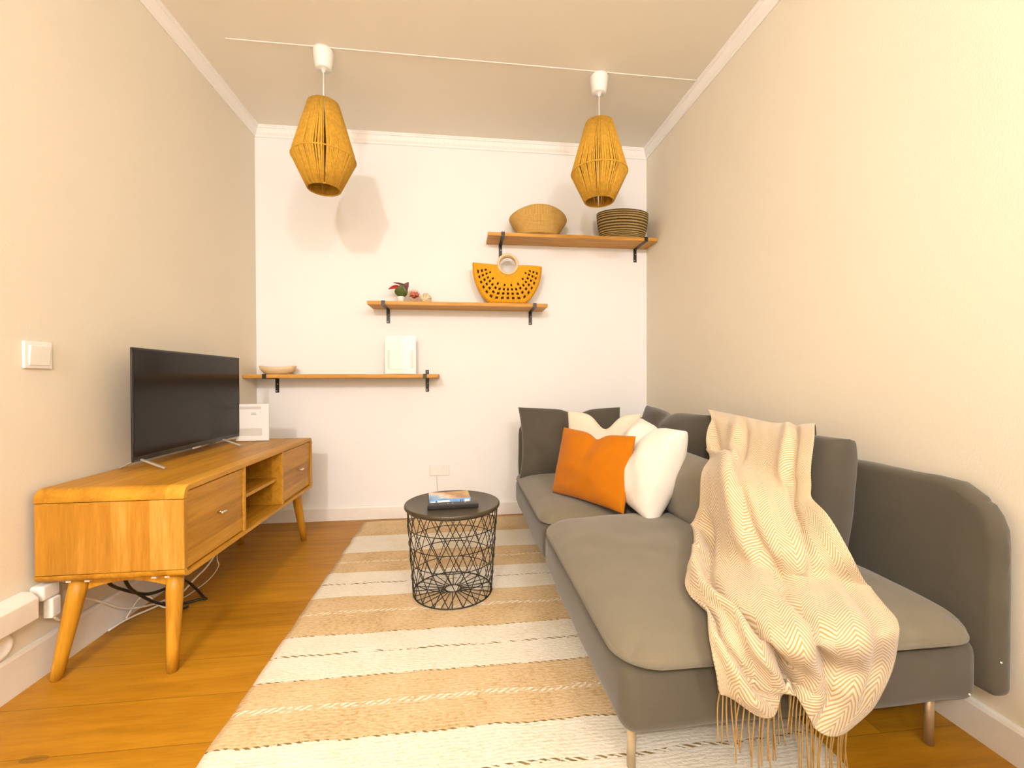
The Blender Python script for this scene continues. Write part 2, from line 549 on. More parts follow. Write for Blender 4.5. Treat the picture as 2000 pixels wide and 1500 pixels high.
def tag(o, label=None, cat=None, group=None, kind=None):
    if label: o['label'] = label
    if cat: o['category'] = cat
    if group: o['group'] = group
    if kind: o['kind'] = kind
    return o


def thing(name, loc, label, cat, group=None):
    o = bpy.data.objects.new(name, None)
    o.empty_display_size = 0.05
    o.location = loc
    COL.objects.link(o)
    ORIGIN[o] = Vector(loc)
    return tag(o, label, cat, group)


def part(name, mb, mat, parent=None, bevel=0.0, smooth=False, subsurf=0, seg=2, solid=0.0, label=None, fix=True, weld=False, loc=None):
    org = ORIGIN[parent] if parent is not None else Vector(loc or (0, 0, 0))
    me = bpy.data.meshes.new(name)
    me.from_pydata([tuple(p - org) for p in mb.v], [], mb.f)
    if mb.uv:
        ul = me.uv_layers.new(name='UVMap')
        for pi, poly in enumerate(me.polygons):
            q = mb.uv.get(pi)
            if q:
                for k, li in enumerate(poly.loop_indices):
                    ul.data[li].uv = q[k]
    if fix or weld:
        bm = bmesh.new()
        bm.from_mesh(me)
        if weld:
            bmesh.ops.remove_doubles(bm, verts=bm.verts, dist=1e-5)
        bmesh.ops.recalc_face_normals(bm, faces=bm.faces)
        bm.to_mesh(me)
        bm.free()
    me.materials.append(mat)
    o = bpy.data.objects.new(name, me)
    COL.objects.link(o)
    if parent is not None:
        o.parent = parent
    else:
        o.location = org
    ORIGIN[o] = org
    if solid:
        md = o.modifiers.new('solid', 'SOLIDIFY'); md.thickness = solid; md.offset = 0
    if bevel:
        md = o.modifiers.new('bevel', 'BEVEL')
        md.width = bevel; md.segments = seg; md.limit_method = 'ANGLE'; md.angle_limit = math.radians(40)
        smooth = True
    if subsurf:
        md = o.modifiers.new('sub', 'SUBSURF'); md.levels = subsurf; md.render_levels = subsurf
    if smooth:
        for p in me.polygons:
            p.use_smooth = True
        if bevel:
            md = o.modifiers.new('wn', 'WEIGHTED_NORMAL'); md.keep_sharp = True
    if label:
        o['label'] = label
    return o


def struct(name, mb, mat, **k):
    return tag(part(name, mb, mat, **k), kind='structure')


def solo(name, mb, mat, label, cat, loc, group=None, **k):
    return tag(part(name, mb, mat, None, loc=loc, **k), label, cat, group)


def spline(pts, n=10):
    """Catmull-Rom through 3D points"""
    P = [Vector(p) for p in pts]
    P = [P[0] * 2 - P[1]] + P + [P[-1] * 2 - P[-2]]
    out = []
    for i in range(1, len(P) - 2):
        for k in range(n):
            t = k / n
            a, b, c, d = P[i - 1], P[i], P[i + 1], P[i + 2]
            out.append(0.5 * ((2 * b) + (c - a) * t + (2 * a - 5 * b + 4 * c - d) * t * t + (3 * b - a - 3 * c + d) * t ** 3))
    out.append(P[-2].copy())
    return out


# ------------------------------------------------------------------ room
W, H, YF = 2.8327, 2.75, -6.4
mb = MB(); mb.box((-0.1, YF - 0.1, -0.1), (W + 0.1, 0.1, 0)); struct('floor', mb, M['floor'])
mb = MB(); mb.box((-0.1, YF - 0.1, H), (W + 0.1, 0.1, H + 0.1)); struct('ceiling', mb, M['ceiling'])
mb = MB(); mb.box((-0.1, YF - 0.1, 0), (0, 0.1, H)); struct('wall_left', mb, M['wall_side'])
mb = MB(); mb.box((W, YF - 0.1, 0), (W + 0.1, 0.1, H)); struct('wall_right', mb, M['wall_side'])
mb = MB(); mb.box((0, 0, 0), (W, 0.1, H)); struct('wall_back', mb, M['wall_back'])
mb = MB(); mb.box((0, YF - 0.1, 0), (W, YF, H)); struct('wall_front', mb, M['wall_side'])

# waist-high blocker, unseen, added behind the camera to shade the lower-right floor
mb = MB(); mb.box((1.60, -3.54, 0), (W, -3.43, 1.21)); struct('added_shade_wall', mb, M['wall_side'])


def skirting(name, a, b, nrm, h=0.098, t=0.016):
    """board from a to b (2D), nrm = inward direction, rounded top edge"""
    a, b, nrm = Vector(a), Vector(b), Vector(nrm)
    prof = [(0, 0), (t, 0), (t, h - 0.012), (t * 0.75, h - 0.003), (t * 0.35, h), (0, h)]
    vs = [(p.x + nrm.x * q, p.y + nrm.y * q, z) for p in (a, b) for q, z in prof]
    n = len(prof)
    m_ = MB()
    m_.add(vs, [tuple(range(n)), tuple(range(2 * n - 1, n - 1, -1))] + [(i, i + n, (i + 1) % n + n, (i + 1) % n) for i in range(n)])
    struct(name, m_, M['white_trim'])


skirting('baseboard_back', (0.017, 0), (W - 0.017, 0), (0, -1), 0.097)
skirting('baseboard_left', (0, YF), (0, 0), (1, 0), 0.13, 0.014)
skirting('baseboard_right', (W, YF), (W, 0), (-1, 0), 0.10)

# crown moulding: stepped profile, run along three walls
CP = [(0, 0), (0.006, 0), (0.009, 0.006), (0.009, 0.012), (0.013, 0.016), (0.020, 0.026), (0.026, 0.040), (0.030, 0.050), (0.036, 0.053),
      (0.036, 0.060), (0.041, 0.064), (0.041, 0.070), (0, 0.070)]


def crown(name, a, b, nrm):
    a, b, nrm = Vector(a), Vector(b), Vector(nrm)
    d = (b - a).normalized()
    vs = []
    for p, sgn in ((a, 1), (b, -1)):
        for q, z in CP:
            w_ = p + nrm * q + d * (q * sgn)
            vs.append((w_.x, w_.y, H - 0.070 + z))
    n = len(CP)
    m_ = MB()
    m_.add(vs, [tuple(range(n)), tuple(range(2 * n - 1, n - 1, -1))] + [(i, i + n, (i + 1) % n + n, (i + 1) % n) for i in range(n)])
    struct(name, m_, M['crown'])


crown('trim_1', (0, YF), (0, 0), (1, 0))
crown('trim_2', (0, 0), (W, 0), (0, -1))
crown('trim_3', (W, 0), (W, YF), (-1, 0))
mb = MB(); mb.tube([(0.22, -0.808, H), (W - 0.04, -0.783, H)], 0.0035, 6)
struct('trim_4', mb, M['white_trim'])
# boxed pipe casing low on the left wall
mb = MB(); mb.prism([(0, 0.215), (0.046, 0.222), (0.050, 0.228), (0.050, 0.292), (0.030, 0.312), (0, 0.315)], 1, YF, -1.632)
struct('trim_5', mb, M['white_trim'], bevel=0.003)

# ------------------------------------------------------------------ floor things: rug
mb = MB()
RX0, RX1, RY0, RY1 = 0.735, 2.385, -3.05, -0.075
nx, ny = 60, 110
gv, gf = [], []
for j in range(ny + 1):
    for i in range(nx + 1):
        x = RX0 + (RX1 - RX0) * i / nx
        y = RY0 + (RY1 - RY0) * j / ny
        if i in (0, nx): x += 0.006 * mnoise.noise(Vector((i, y * 9, 0)))
        if j in (0, ny): y += 0.005 * mnoise.noise(Vector((x * 9, j, 3)))
        edge = min(1.0, min(i, nx - i, j * 0.5 + 1, (ny - j) * 0.5 + 1) / 1.0 + 0.45)
        z = 0.009 * edge + 0.0012 * mnoise.noise(Vector((x * 5, y * 5, 1)))
        gv.append((x, y, z))
k = len(gv)
for j in range(ny):
    for i in range(nx):
        a = j * (nx + 1) + i
        gf.append((a, a + 1, a + nx + 2, a + nx + 1))
# skirt to the floor
ring = [i for i in range(nx + 1)] + [j * (nx + 1) + nx for j in range(1, ny + 1)] + [ny * (nx + 1) + i for i in range(nx - 1, -1, -1)] + [j * (nx + 1) for j in range(ny - 1, 0, -1)]
low = []
for r_ in ring:
    p = gv[r_]
    gv.append((p[0], p[1], 0.0005)); low.append(len(gv) - 1)
for i in range(len(ring)):
    a, b = ring[i], ring[(i + 1) % len(ring)]
    c, d = low[(i + 1) % len(ring)], low[i]
    gf.append((a, d, c, b))
mb.add(gv, gf)
rug = solo('striped_rug', mb, M['rug'], 'cream and tan striped woven jute rug lying on the wooden floor', 'rug', (0, 0, 0), smooth=True)

# ------------------------------------------------------------------ tv cabinet
CX0, CX1, CY0, CY1, CZ0, CZ1 = 0.022, 0.478, -1.617, -0.343, 0.325, 0.637
T, R = 0.021, 0.034
SEAM_T, SEAM_B = 0.592, 0.352
cab = thing('tv_cabinet', (0.25, -0.98, 0), 'low oak media cabinet with two drawers and open shelf along left wall', 'cabinet')


def arc(cy, cz, r, a0, a1, n=8):
    return [(cy + r * math.cos(a0 + (a1 - a0) * i / n), cz + r * math.sin(a0 + (a1 - a0) * i / n)) for i in range(n + 1)]


outer = [(CY0, SEAM_T)] + arc(CY0 + R, CZ1 - R, R, PI, PI / 2) + arc(CY1 - R, CZ1 - R, R, PI / 2, 0) + [(CY1, SEAM_T)]
inner = [(CY1 - T, SEAM_T)] + arc(CY1 - R, CZ1 - R, R - T, 0, PI / 2) + arc(CY0 + R, CZ1 - R, R - T, PI / 2, PI) + [(CY0 + T, SEAM_T)]


def strip_prism(mb, outer, inner, x0, x1):
    inn = list(reversed(inner))
    n = len(outer)
    vs = []
    for x in (x0, x1):
        vs += [(x, y, z) for y, z in outer] + [(x, y, z) for y, z in inn]
    fs = []
    for i in range(n - 1):
        fs.append((i, i + 1, n + i + 1, n + i))
        fs.append((2 * n + i, 3 * n + i, 3 * n + i + 1, 2 * n + i + 1))
        fs.append((i, 2 * n + i, 2 * n + i + 1, i + 1))
        fs.append((n + i, n + i + 1, 3 * n + i + 1, 3 * n + i))
    fs += [(0, n, 3 * n, 2 * n), (n - 1, 2 * n + n - 1, 3 * n + n - 1, n + n - 1)]
    mb.add(vs, fs)


mb = MB(); strip_prism(mb, outer, inner, CX0, CX1)
part('top_panel', mb, M['cab_y'], cab, bevel=0.003)
fl = lambda pts: [(y, CZ0 + (CZ1 - z)) for y, z in pts]
o2 = [(CY0, SEAM_B)] + arc(CY0 + R * .8, CZ0 + R * .8, R * .8, PI, 3 * PI / 2) + arc(CY1 - R * .8, CZ0 + R * .8, R * .8, 3 * PI / 2, 2 * PI) + [(CY1, SEAM_B)]
r2 = R * .8 - T * .7
i2 = [(CY1 - T, SEAM_B)] + arc(CY1 - R * .8, CZ0 + R * .8, r2, 2 * PI, 3 * PI / 2) + arc(CY0 + R * .8, CZ0 + R * .8, r2, 3 * PI / 2, PI) + [(CY0 + T, SEAM_B)]
mb = MB(); strip_prism(mb, o2, i2, CX0, CX1)
part('bottom_panel', mb, M['cab_y'], cab, bevel=0.003)
for y0 in (CY0 + 0.0015, CY1 - T - 0.0):
    mb = MB(); mb.box((CX0 + 0.001, y0, SEAM_B + 0.001), (CX1 - 0.001, y0 + T - 0.0015, SEAM_T - 0.0015))
    part('side_panel', mb, M['cab_z'], cab, bevel=0.002)
mb = MB(); mb.box((CX0 + 0.004, CY0 + T, CZ0 + T * .7), (CX0 + 0.016, CY1 - T, CZ1 - T)); part('back_panel', mb, M['cab_dark'], cab)
for yd in (-1.199, -0.793):
    mb = MB(); mb.box((CX0 + 0.016, yd, CZ0 + T * .72), (CX1 - 0.004, yd + 0.018, CZ1 - T - 0.0005)); part('divider', mb, M['cab_y'], cab, bevel=0.0015)
mb = MB(); mb.box((CX0 + 0.016, -1.180, 0.466), (CX1 - 0.03, -0.7935, 0.482)); part('shelf', mb, M['cab_y'], cab, bevel=0.0015)
for ya, yb, yk, zk in ((CY0 + T + 0.002, -1.2015, -1.392, 0.482), (-0.7725, CY1 - T - 0.002, -0.552, 0.476)):
    mb = MB(); mb.box((CX0 + 0.30, ya, CZ0 + T * .7 + 0.004), (CX1 - 0.010, yb, CZ1 - T - 0.005))
    dr = part('drawer', mb, M['cab_front'], cab, bevel=0.004, seg=3)
    mb = MB()
    mb.tube([(CX1 - 0.012, yk, zk), (CX1 + 0.008, yk, zk)], 0.0035, 10)
    mb.tube([(CX1 + 0.012, yk - 0.017, zk), (CX1 + 0.012, yk - 0.014, zk), (CX1 + 0.012, yk + 0.014, zk), (CX1 + 0.012, yk + 0.017, zk)], [0.003, 0.006, 0.006, 0.003], 12)
    part('knob', mb, M['steel'], dr, smooth=True, label='bright metal knob')
legs = [((0.415, -1.560), (0.428, -1.602)), ((0.115, -1.560), (0.070, -1.602)), ((0.405, -0.425), (0.437, -0.378)), ((0.10, -0.42), (0.070, -0.390))]
for (tx, ty), (bx, by) in legs:
    mb = MB()
    pts = [Vector((bx, by, 0.0)).lerp(Vector((tx, ty, CZ0 - 0.001)), t) for t in (0, 0.03, 0.25, 0.5, 0.8, 1.0)]
    mb.tube(pts, [0.0125, 0.0165, 0.0195, 0.0225, 0.0255, 0.026], 20)
    # trim leg ends flat on the floor
    for v in mb.v:
        if v.z < 0.012: v.z = 0.0008
    part('leg', mb, M['cab_leg'], cab, smooth=True)
for y in (-1.548, -0.44):
    mb = MB()
    pl = [(0.135, CZ0 - 0.001), (0.385, CZ0 - 0.001), (0.385, CZ0 - 0.048)] + [(0.385 - 0.25 * i / 10, CZ0 - 0.048 + 0.024 * math.sin(PI * i / 10)) for i in range(1, 10)] + [(0.135, CZ0 - 0.048)]
    mb.prism(pl, 1, y - 0.009, y + 0.009)
    part('leg_rail', mb, M['cab_leg'], cab, bevel=0.002)
for x in (0.098, 0.155, 0.362, 0.404):
    mb = MB(); mb.box((x - 0.008, -1.5865, CZ0 - 0.010), (x + 0.008, -1.5575, CZ0 - 0.0035)); part('felt_pad', mb, M['felt'], cab, bevel=0.001, label='small white pad')

# ------------------------------------------------------------------ television
TX = 0.130
tv = thing('television', (TX, -0.925, CZ1), 'black flat screen television switched off, on the oak cabinet', 'television')
TY0, TY1, TZ0, TZ1 = -1.338, -0.508, 0.672, 1.127
mb = MB(); mb.box((TX - 0.008, TY0, TZ0), (TX, TY1, TZ1)); part('bezel', mb, M['plastic_black'], tv, bevel=0.003)
mb = MB(); mb.box((TX - 0.001, TY0 + 0.008, TZ0 + 0.020), (TX + 0.0012, TY1 - 0.008, TZ1 - 0.008)); part('screen', mb, M['screen'], tv, bevel=0.0005)
mb = MB(); mb.prism([(TX - 0.0075, TZ0 + 0.03), (TX - 0.05, TZ0 + 0.05), (TX - 0.05, TZ0 + 0.22), (TX - 0.0075, TZ0 + 0.30)], 1, TY0 + 0.12, TY1 - 0.12)
part('rear_housing', mb, M['plastic_black'], tv, bevel=0.006)
for yl, dy in ((-1.292, 0.012), (-0.690, -0.004)):
    mb = MB()
    zf = CZ1 + 0.004
    path = [(TX + 0.095, yl - 0.012, zf), (TX + 0.088, yl - 0.010, zf + 0.002), (TX + 0.006, yl, TZ0 + 0.002), (TX - 0.008, yl, TZ0 + 0.006), (TX - 0.020, yl, TZ0 + 0.002), (TX - 0.085, yl + 0.014, zf + 0.002), (TX - 0.092, yl + 0.016, zf)]
    # flat bar: sweep a thin rectangle
    vs, fs = [], []
    for i, p in enumerate(path):
        a = Vector(path[min(i + 1, len(path) - 1)]) - Vector(path[max(i - 1, 0)])
        a.normalize()
        nrm = Vector((-a.z, 0, a.x)).normalized()
        s_ = Vector((0, 1, 0))
        for u_, w_ in ((-1, -1), (1, -1), (1, 1), (-1, 1)):
            vs.append(tuple(Vector(p) + s_ * 0.0065 * u_ + nrm * 0.0035 * w_))
    for i in range(len(path) - 1):
        for j in range(4):
            fs.append((i * 4 + j, i * 4 + (j + 1) % 4, i * 4 + 4 + (j + 1) % 4, i * 4 + 4 + j))
    fs += [(3, 2, 1, 0), tuple(len(vs) - 4 + j for j in range(4))]
    mb.add(vs, fs)
    part('stand_foot', mb, M['brushed'], tv, bevel=0.0015, label='silver stand foot')
mb = MB(); mb.box((TX - 0.004, -0.955, TZ0 - 0.008), (TX + 0.004, -0.905, TZ0 + 0.001))
part('status_light_housing', mb, M['plastic_grey'], tv, bevel=0.002)

# ------------------------------------------------------------------ sign stand by the television
sg = thing('sign_holder', (0.205, -0.51, CZ1), 'white printed notice in a clear upright stand behind the television', 'sign')
sx0, sx1, sy, sz0, sz1 = 0.110, 0.296, -0.520, CZ1 + 0.0015, 0.861
mb = MB(); mb.box((sx0, sy, sz0 + 0.002), (sx1, sy + 0.0025, sz1)); mb.box((sx0, sy + 0.0065, sz0 + 0.002), (sx1, sy + 0.009, sz1)); mb.box((sx0, sy - 0.004, sz0), (sx1, sy + 0.055, sz0 + 0.003))
part('holder', mb, M['acrylic'], sg)
mb = MB(); mb.box((sx0 + 0.003, sy + 0.0035, sz0 + 0.006), (sx1 - 0.003, sy + 0.0055, sz1 - 0.003)); sheet = part('sheet', mb, M['paper'], sg)
mb = MB()
yy = sy + 0.0030
for a_ in ((sx0 + 0.02, 0.827, sx1 - 0.045, 0.843), (sx0 + 0.02, 0.672, sx1 - 0.040, 0.716)):
    mb = MB(); mb.box((a_[0], yy, a_[1]), (a_[2], yy + 0.0006, a_[3])); part('pale_panel', mb, M['paper_grey'], sheet)
for a_ in ((0.195, 0.8025, 0.222, 0.8060), (0.195, 0.7955, 0.226, 0.7975), (0.246, 0.808, 0.2485, 0.813)):
    mb = MB(); mb.box((a_[0], yy, a_[1]), (a_[2], yy + 0.0006, a_[3])); part('printed_line', mb, M['ink'], sheet)

# ------------------------------------------------------------------ shelves
def shelf(x0, x1, z0, brackets, label, hook_up=()):
    sh = thing('wall_shelf', ((x0 + x1) / 2, 0, z0), label, 'shelf', 'wooden wall shelves')
    mb = MB(); mb.box((x0, -0.203, z0), (x1, -0.004, z0 + 0.025))
    part('board', mb, M['shelf'], sh, bevel=0.0025)
    for bx, ztop in brackets:
        mb = MB()
        w_ = 0.0125
        zt = ztop if ztop else z0 - 0.0005
        mb.box((bx - w_, -0.0035, z0 - 0.100), (bx + w_, -0.0002, zt))
        mb.box((bx - w_, -0.206, z0 - 0.0042), (bx + w_, -0.0035, z0 - 0.0004))
        mb.box((bx - w_, -0.2085, z0 - 0.0042), (bx + w_, -0.2045, z0 + 0.0275))
        mb.prism([(-0.0035, z0 - 0.0042), (-0.020, z0 - 0.0042), (-0.0035, z0 - 0.024)], 0, bx - 0.002, bx + 0.002)
        br = part('bracket', mb, M['black_metal'], sh, bevel=0.001, label='black steel bracket')
        for zz in ((z0 - 0.040, z0 - 0.088) + ((ztop - 0.014,) if ztop else ())):
            mb = MB(); mb.lathe((bx + (0.003 if zz > z0 - 0.05 else -0.003), -0.0035, zz), [(0.0001, 0), (0.0042, 0)], 10)
            mb2 = MB(); mb2.sphere((bx + (0.003 if zz > z0 - 0.05 else -0.003), -0.0038, zz), 0.0042, 10, 6)
            part('screw', mb2, M['steel'], br, smooth=True)


shelf(0.004, 1.257, 1.010, ((0.136, None), (1.168, 1.068)), 'lowest wooden wall shelf holding a pale bowl and a white card')
shelf(0.788, 2.018, 1.503, ((0.894, None), (1.926, None)), 'middle wooden wall shelf holding the yellow bag and small plant')
shelf(1.600, W - 0.003, 1.992, ((1.704, None), (2.739, None)), 'highest wooden wall shelf with two baskets, touching the right wall')

S1, S2, S3 = 1.0355, 1.5285, 2.0175
# bowl
mb = MB()
prof_o = [(0.001, 0.0), (0.070, 0.0), (0.090, 0.010), (0.108, 0.030), (0.118, 0.052)]
prof_i = [(0.113, 0.054), (0.100, 0.032), (0.082, 0.014), (0.055, 0.008), (0.001, 0.007)]
mb.lathe((0.180, -0.100, S1), prof_o + prof_i, 40, 1.0, 0.72, warp=lambda x, y, z, a, i: (x, y, z + (0.006 * math.cos(2 * a) if z > 0.03 else 0)))
solo('wooden_bowl', mb, M['bowl'], 'shallow pale wooden bowl at left end of the lowest shelf', 'bowl', (0.18, -0.1, S1), smooth=True)

# card frame on lowest shelf
fr = thing('card_holder', (0.99, -0.06, S1), 'white upright card in clear frame on right part of lowest shelf', 'picture frame')
tilt = 0.05
def leaned(mb, y0, z0, a):
    for v in mb.v:
        dy, dz = v.y - y0, v.z - z0
        v.y, v.z = y0 + dy * math.cos(a) + dz * math.sin(a), z0 - dy * math.sin(a) + dz * math.cos(a)
    return mb
fx0, fx1, fy, fz1 = 0.884, 1.098, -0.095, 1.305
mb = MB(); mb.box((fx0, fy, S1), (fx1, fy + 0.002, fz1)); mb.box((fx0, fy + 0.008, S1), (fx1, fy + 0.010, fz1)); mb.box((fx0, fy, S1), (fx1, fy + 0.060, S1 + 0.002)); part('holder', mb, M['acrylic'], fr)
mb = MB(); mb.box((fx0 + 0.003, fy + 0.003, S1 + 0.004), (fx1 - 0.003, fy + 0.007, fz1 - 0.002)); card = part('card', mb, M['paper'], fr)
for a_ in ((0.902, 1.075, 0.918, 1.205), (1.060, 1.075, 1.083, 1.205), (0.908, 1.068, 1.060, 1.073)):
    mb = MB(); mb.box((a_[0], fy + 0.0024, a_[1]), (a_[2], fy + 0.0029, a_[3])); part('pale_panel', mb, M['paper_grey'], card)

# potted plant
pl = thing('potted_plant', (0.998, -0.105, S2), 'tiny plant with red petals in a white pot on middle shelf', 'plant')
mb = MB(); mb.lathe((0.998, -0.105, S2), [(0.018, 0), (0.021, 0.003), (0.026, 0.044), (0.026, 0.048), (0.023, 0.048), (0.021, 0.040), (0.001, 0.039)], 24, cap_first=True)
part('pot', mb, M['plastic_white'], pl, smooth=True)


def leaf(mb, base, direc, length, width, curl=0.3, upv=(0, 0, 1), n=7):
    d = Vector(direc).normalized(); u_ = Vector(upv)
    s_ = d.cross(u_).normalized(); u_ = s_.cross(d)
    vs, fs = [], []
    for i in range(n + 1):
        t = i / n
        w_ = width * math.sin(PI * (0.06 + 0.94 * t) ** 0.8) ** 0.9 if t < 1 else 0.0005
        c = Vector(base) + d * length * t + u_ * (curl * length * math.sin(PI * t * 0.9) * 0.5)
        for k in (-1, -0.5, 0, 0.5, 1):
            vs.append(tuple(c + s_ * w_ * k * 0.5 + u_ * abs(k) * w_ * 0.12))
    for i in range(n):
        for k in range(4):
            a = i * 5 + k
            fs.append((a, a + 1, a + 6, a + 5))
    mb.add(vs, fs)


pb = (0.998, -0.105, S2 + 0.042)
mb = MB()
leaf(mb, (0.998, -0.108, S2 + 0.048), (0.10, -0.35, 0.9), 0.088, 0.085, 0.15, (0, -1, 0.2))
leaf(mb, (1.006, -0.104, S2 + 0.050), (0.55, -0.2, 0.9), 0.075, 0.052, 0.1, (0, -1, 0.2))
leaf(mb, (0.994, -0.100, S2 + 0.050), (0.2, 0.3, 0.8), 0.07, 0.05, 0.1, (0, -1, 0.2))
part('leaves', mb, M['leaf'], pl, smooth=True, solid=0.0015)
mb = MB(); mb.tube(spline([(0.998, -0.105, S2 + 0.036), (1.0, -0.107, S2 + 0.06), (0.996, -0.108, S2 + 0.09)], 4), 0.0035, 8)
part('stem', mb, M['leaf_pale'], pl, smooth=True)
mb = MB()
leaf(mb, (1.004, -0.114, S2 + 0.108), (-0.95, -0.15, -0.20), 0.092, 0.042, 0.25, (0, -0.75, 0.65))
part('petal', mb, M['petal'], pl, smooth=True, solid=0.002)
mb = MB()
leaf(mb, (1.040, -0.112, S2 + 0.118), (-0.95, -0.1, 0.22), 0.098, 0.022, 0.1, (0, -0.75, 0.65))
leaf(mb, (1.008, -0.118, S2 + 0.075), (0.55, -0.1, 0.85), 0.085, 0.050, 0.1, (0, -1, 0.2))
leaf(mb, (1.000, -0.112, S2 + 0.096), (0.8, -0.2, 0.15), 0.050, 0.026, 0.1)
part('petal', mb, M['petal_dark'], pl, smooth=True, solid=0.002)

# glass ball with rose
gb = thing('glass_ball', (1.090, -0.115, S2), 'small round glass ornament holding a pink rose, on middle shelf', 'ornament')
mb = MB(); mb.lathe((1.090, -0.115, S2), [(0.026, 0.0), (0.030, 0.003), (0.028, 0.008), (0.020, 0.012), (0.001, 0.012)], 28, cap_first=True)
part('base', mb, M['acrylic'], gb, smooth=True)
mb = MB(); mb.sphere((1.090, -0.115, S2 + 0.0545), 0.0425, 32, 18); part('globe', mb, M['ball_glass'], gb, smooth=True)
mb = MB()
for i in range(9):
    a = i * 2.4
    rr = 0.005 + 0.0048 * i
    leaf(mb, (1.090 + rr * 0.4 * math.cos(a), -0.115 + rr * 0.4 * math.sin(a), S2 + 0.040), (math.cos(a) * 0.5 * i / 9 + .02, math.sin(a) * 0.5 * i / 9, 0.8), 0.044, 0.044, -0.2, (math.cos(a) + 0.01, math.sin(a), 0.1), 5)
part('rose', mb, M['rose'], gb, smooth=True, solid=0.0012)
mb = MB()
for i in range(7):
    a = i * 0.9 + .3
    leaf(mb, (1.090 + 0.005 * math.cos(a), -0.115 + 0.005 * math.sin(a), S2 + 0.036), (math.cos(a), math.sin(a), 0.25), 0.034, 0.034, 0.5, (0, 0, 1), 5)
part('rose_leaves', mb, M['petal_dark'], gb, smooth=True, solid=0.0012)
# knot ball
mb = MB()
for k in range(5):
    ax = Matrix.Rotation(k * PI / 5, 3, 'Z') @ Matrix.Rotation(0.5 + 0.5 * k, 3, 'X')
    pts = []
    for i in range(28):
        a = 2 * PI * i / 28
        p = ax @ Vector((0.031 * math.cos(a), 0.031 * math.sin(a), 0.007 * math.sin(3 * a)))
        pts.append(Vector((1.168, -0.095, S2 + 0.038)) + p)
    mb.tube(pts, 0.0085, 8, closed=True)
mb.sphere((1.168, -0.095, S2 + 0.038), 0.027, 16, 10)
lo = min(v.z for v in mb.v)
for v in mb.v: v.z += S2 + 0.0003 - lo
solo('knot_ball', mb, M['knot'], 'cream knotted cord ball beside the glass ornament on middle shelf', 'ornament', (1.168, -0.095, S2), smooth=True)

# yellow crochet bag
bag = thing('handbag', (1.738, -0.12, S2), 'yellow crochet half-moon handbag with round handle, on middle shelf', 'bag')
BC = Vector((1.742, 0, S2 + 0.275))


def bag_R(th):
    """outline radius from the handle centre; th from 0 (right) through -90deg (down) to -180"""
    c, s_ = math.cos(th), math.sin(th)
    # half-moon flattened at the base
    a_, b_ = 0.245, 0.310
    r = 1.0 / math.sqrt((c / a_) ** 2 + (s_ / b_) ** 2)
    if s_ < 0:
        r = min(r, 0.268 / max(1e-4, -s_))
    return r


def bag_panel(y, holes, yb):
    mb = MB()
    nth, nr = 76, 14
    vs, fs = [], []
    for i in range(nth + 1):
        th = 0.0 - PI * i / nth
        R1 = bag_R(th)
        r0 = 0.062
        for j in range(nr + 1):
            t = j / nr
            r = r0 + (R1 - r0) * t
            bulge = 0.020 * math.sin(PI * min(1, t * 1.05)) * (1 if y < -0.12 else -1)
            x = BC.x + r * math.cos(th); z = BC.z + r * math.sin(th)
            if i in (0, nth):
                z = BC.z + (0.006 if i == nth else 0.0) * t
            vs.append((x, y - bulge * 0.6 + (yb - y) * t ** 6, z + (0.012 * t ** 4 if i > nth - 6 else 0)))
    for i in range(nth):
        for j in range(nr):
            a = i * (nr + 1) + j
            if holes and 5 <= j <= 12 and 5 <= i < nth - 5 and (i % 4) in (1, 2) and j % 2 == 1 and not (j == 5 and (i // 4) % 2):
                continue
            fs.append((a, a + 1, a + nr + 2, a + nr + 1))
    mb.add(vs, fs)
    return mb


part('front_panel', bag_panel(-0.150, True, -0.135), M['yellow'], bag, smooth=True, solid=0.005)
part('back_panel', bag_panel(-0.092, False, -0.105), M['yellow'], bag, smooth=True, solid=0.005)
mb = MB()
vs, fs = [], []
for i in range(61):
    th = -PI * i / 60
    R1 = bag_R(th) - 0.001
    for y in (-0.138, -0.120, -0.102):
        vs.append((BC.x + R1 * math.cos(th), y, max(S2 + 0.005, BC.z + R1 * math.sin(th) + (0.012 if i > 57 else 0))))
for i in range(60):
    for j in range(2):
        fs.append((i * 3 + j, i * 3 + j + 1, i * 3 + j + 4, i * 3 + j + 3))
mb.add(vs, fs); part('gusset', mb, M['yellow'], bag, smooth=True, solid=0.006)
mb = MB()
vs, fs = [], []
for i in range(41):
    th = -PI * i / 40
    R1 = bag_R(th) * 0.94
    vs.append((BC.x + R1 * math.cos(th), -0.128, max(S2 + 0.012, BC.z + R1 * math.sin(th))))
    vs.append((BC.x + 0.07 * math.cos(th), -0.128, BC.z + 0.07 * math.sin(th)))
for i in range(40):
    fs.append((2 * i, 2 * i + 1, 2 * i + 3, 2 * i + 2))
mb.add(vs, fs); part('lining', mb, M['lining'], bag, solid=0.002, label='dark brown lining')
for y, off in ((-0.156, (0, 0)), (-0.092, (0.006, 0.004))):
    mb = MB()
    mb.tube([(BC.x + off[0] + 0.067 * math.cos(2 * PI * i / 48), y, BC.z + off[1] + 0.006 + 0.067 * math.sin(2 * PI * i / 48)) for i in range(48)], 0.0095, 12, closed=True)
    part('ring_handle', mb, M['ring_wood'], bag, smooth=True, label='pale wooden ring handle')

# baskets
def basket(c, prof_o, wall, n, sx, sy, warp=None):
    mb = MB()
    prof = [(0.001, 0.0)] + prof_o
    inn = [(max(0.001, r - wall), z + (0.002 if i == 0 else 0)) for i, (r, z) in enumerate(reversed(prof_o))]
    inn[-1] = (inn[-1][0], wall)
    mb.lathe(c, prof + inn + [(0.001, wall)], n, sx, sy, warp)
    return mb


def curve_prof(pts, n=6):
    return [(p.x, p.z) for p in spline([(r, 0, z) for r, z in pts], n)]


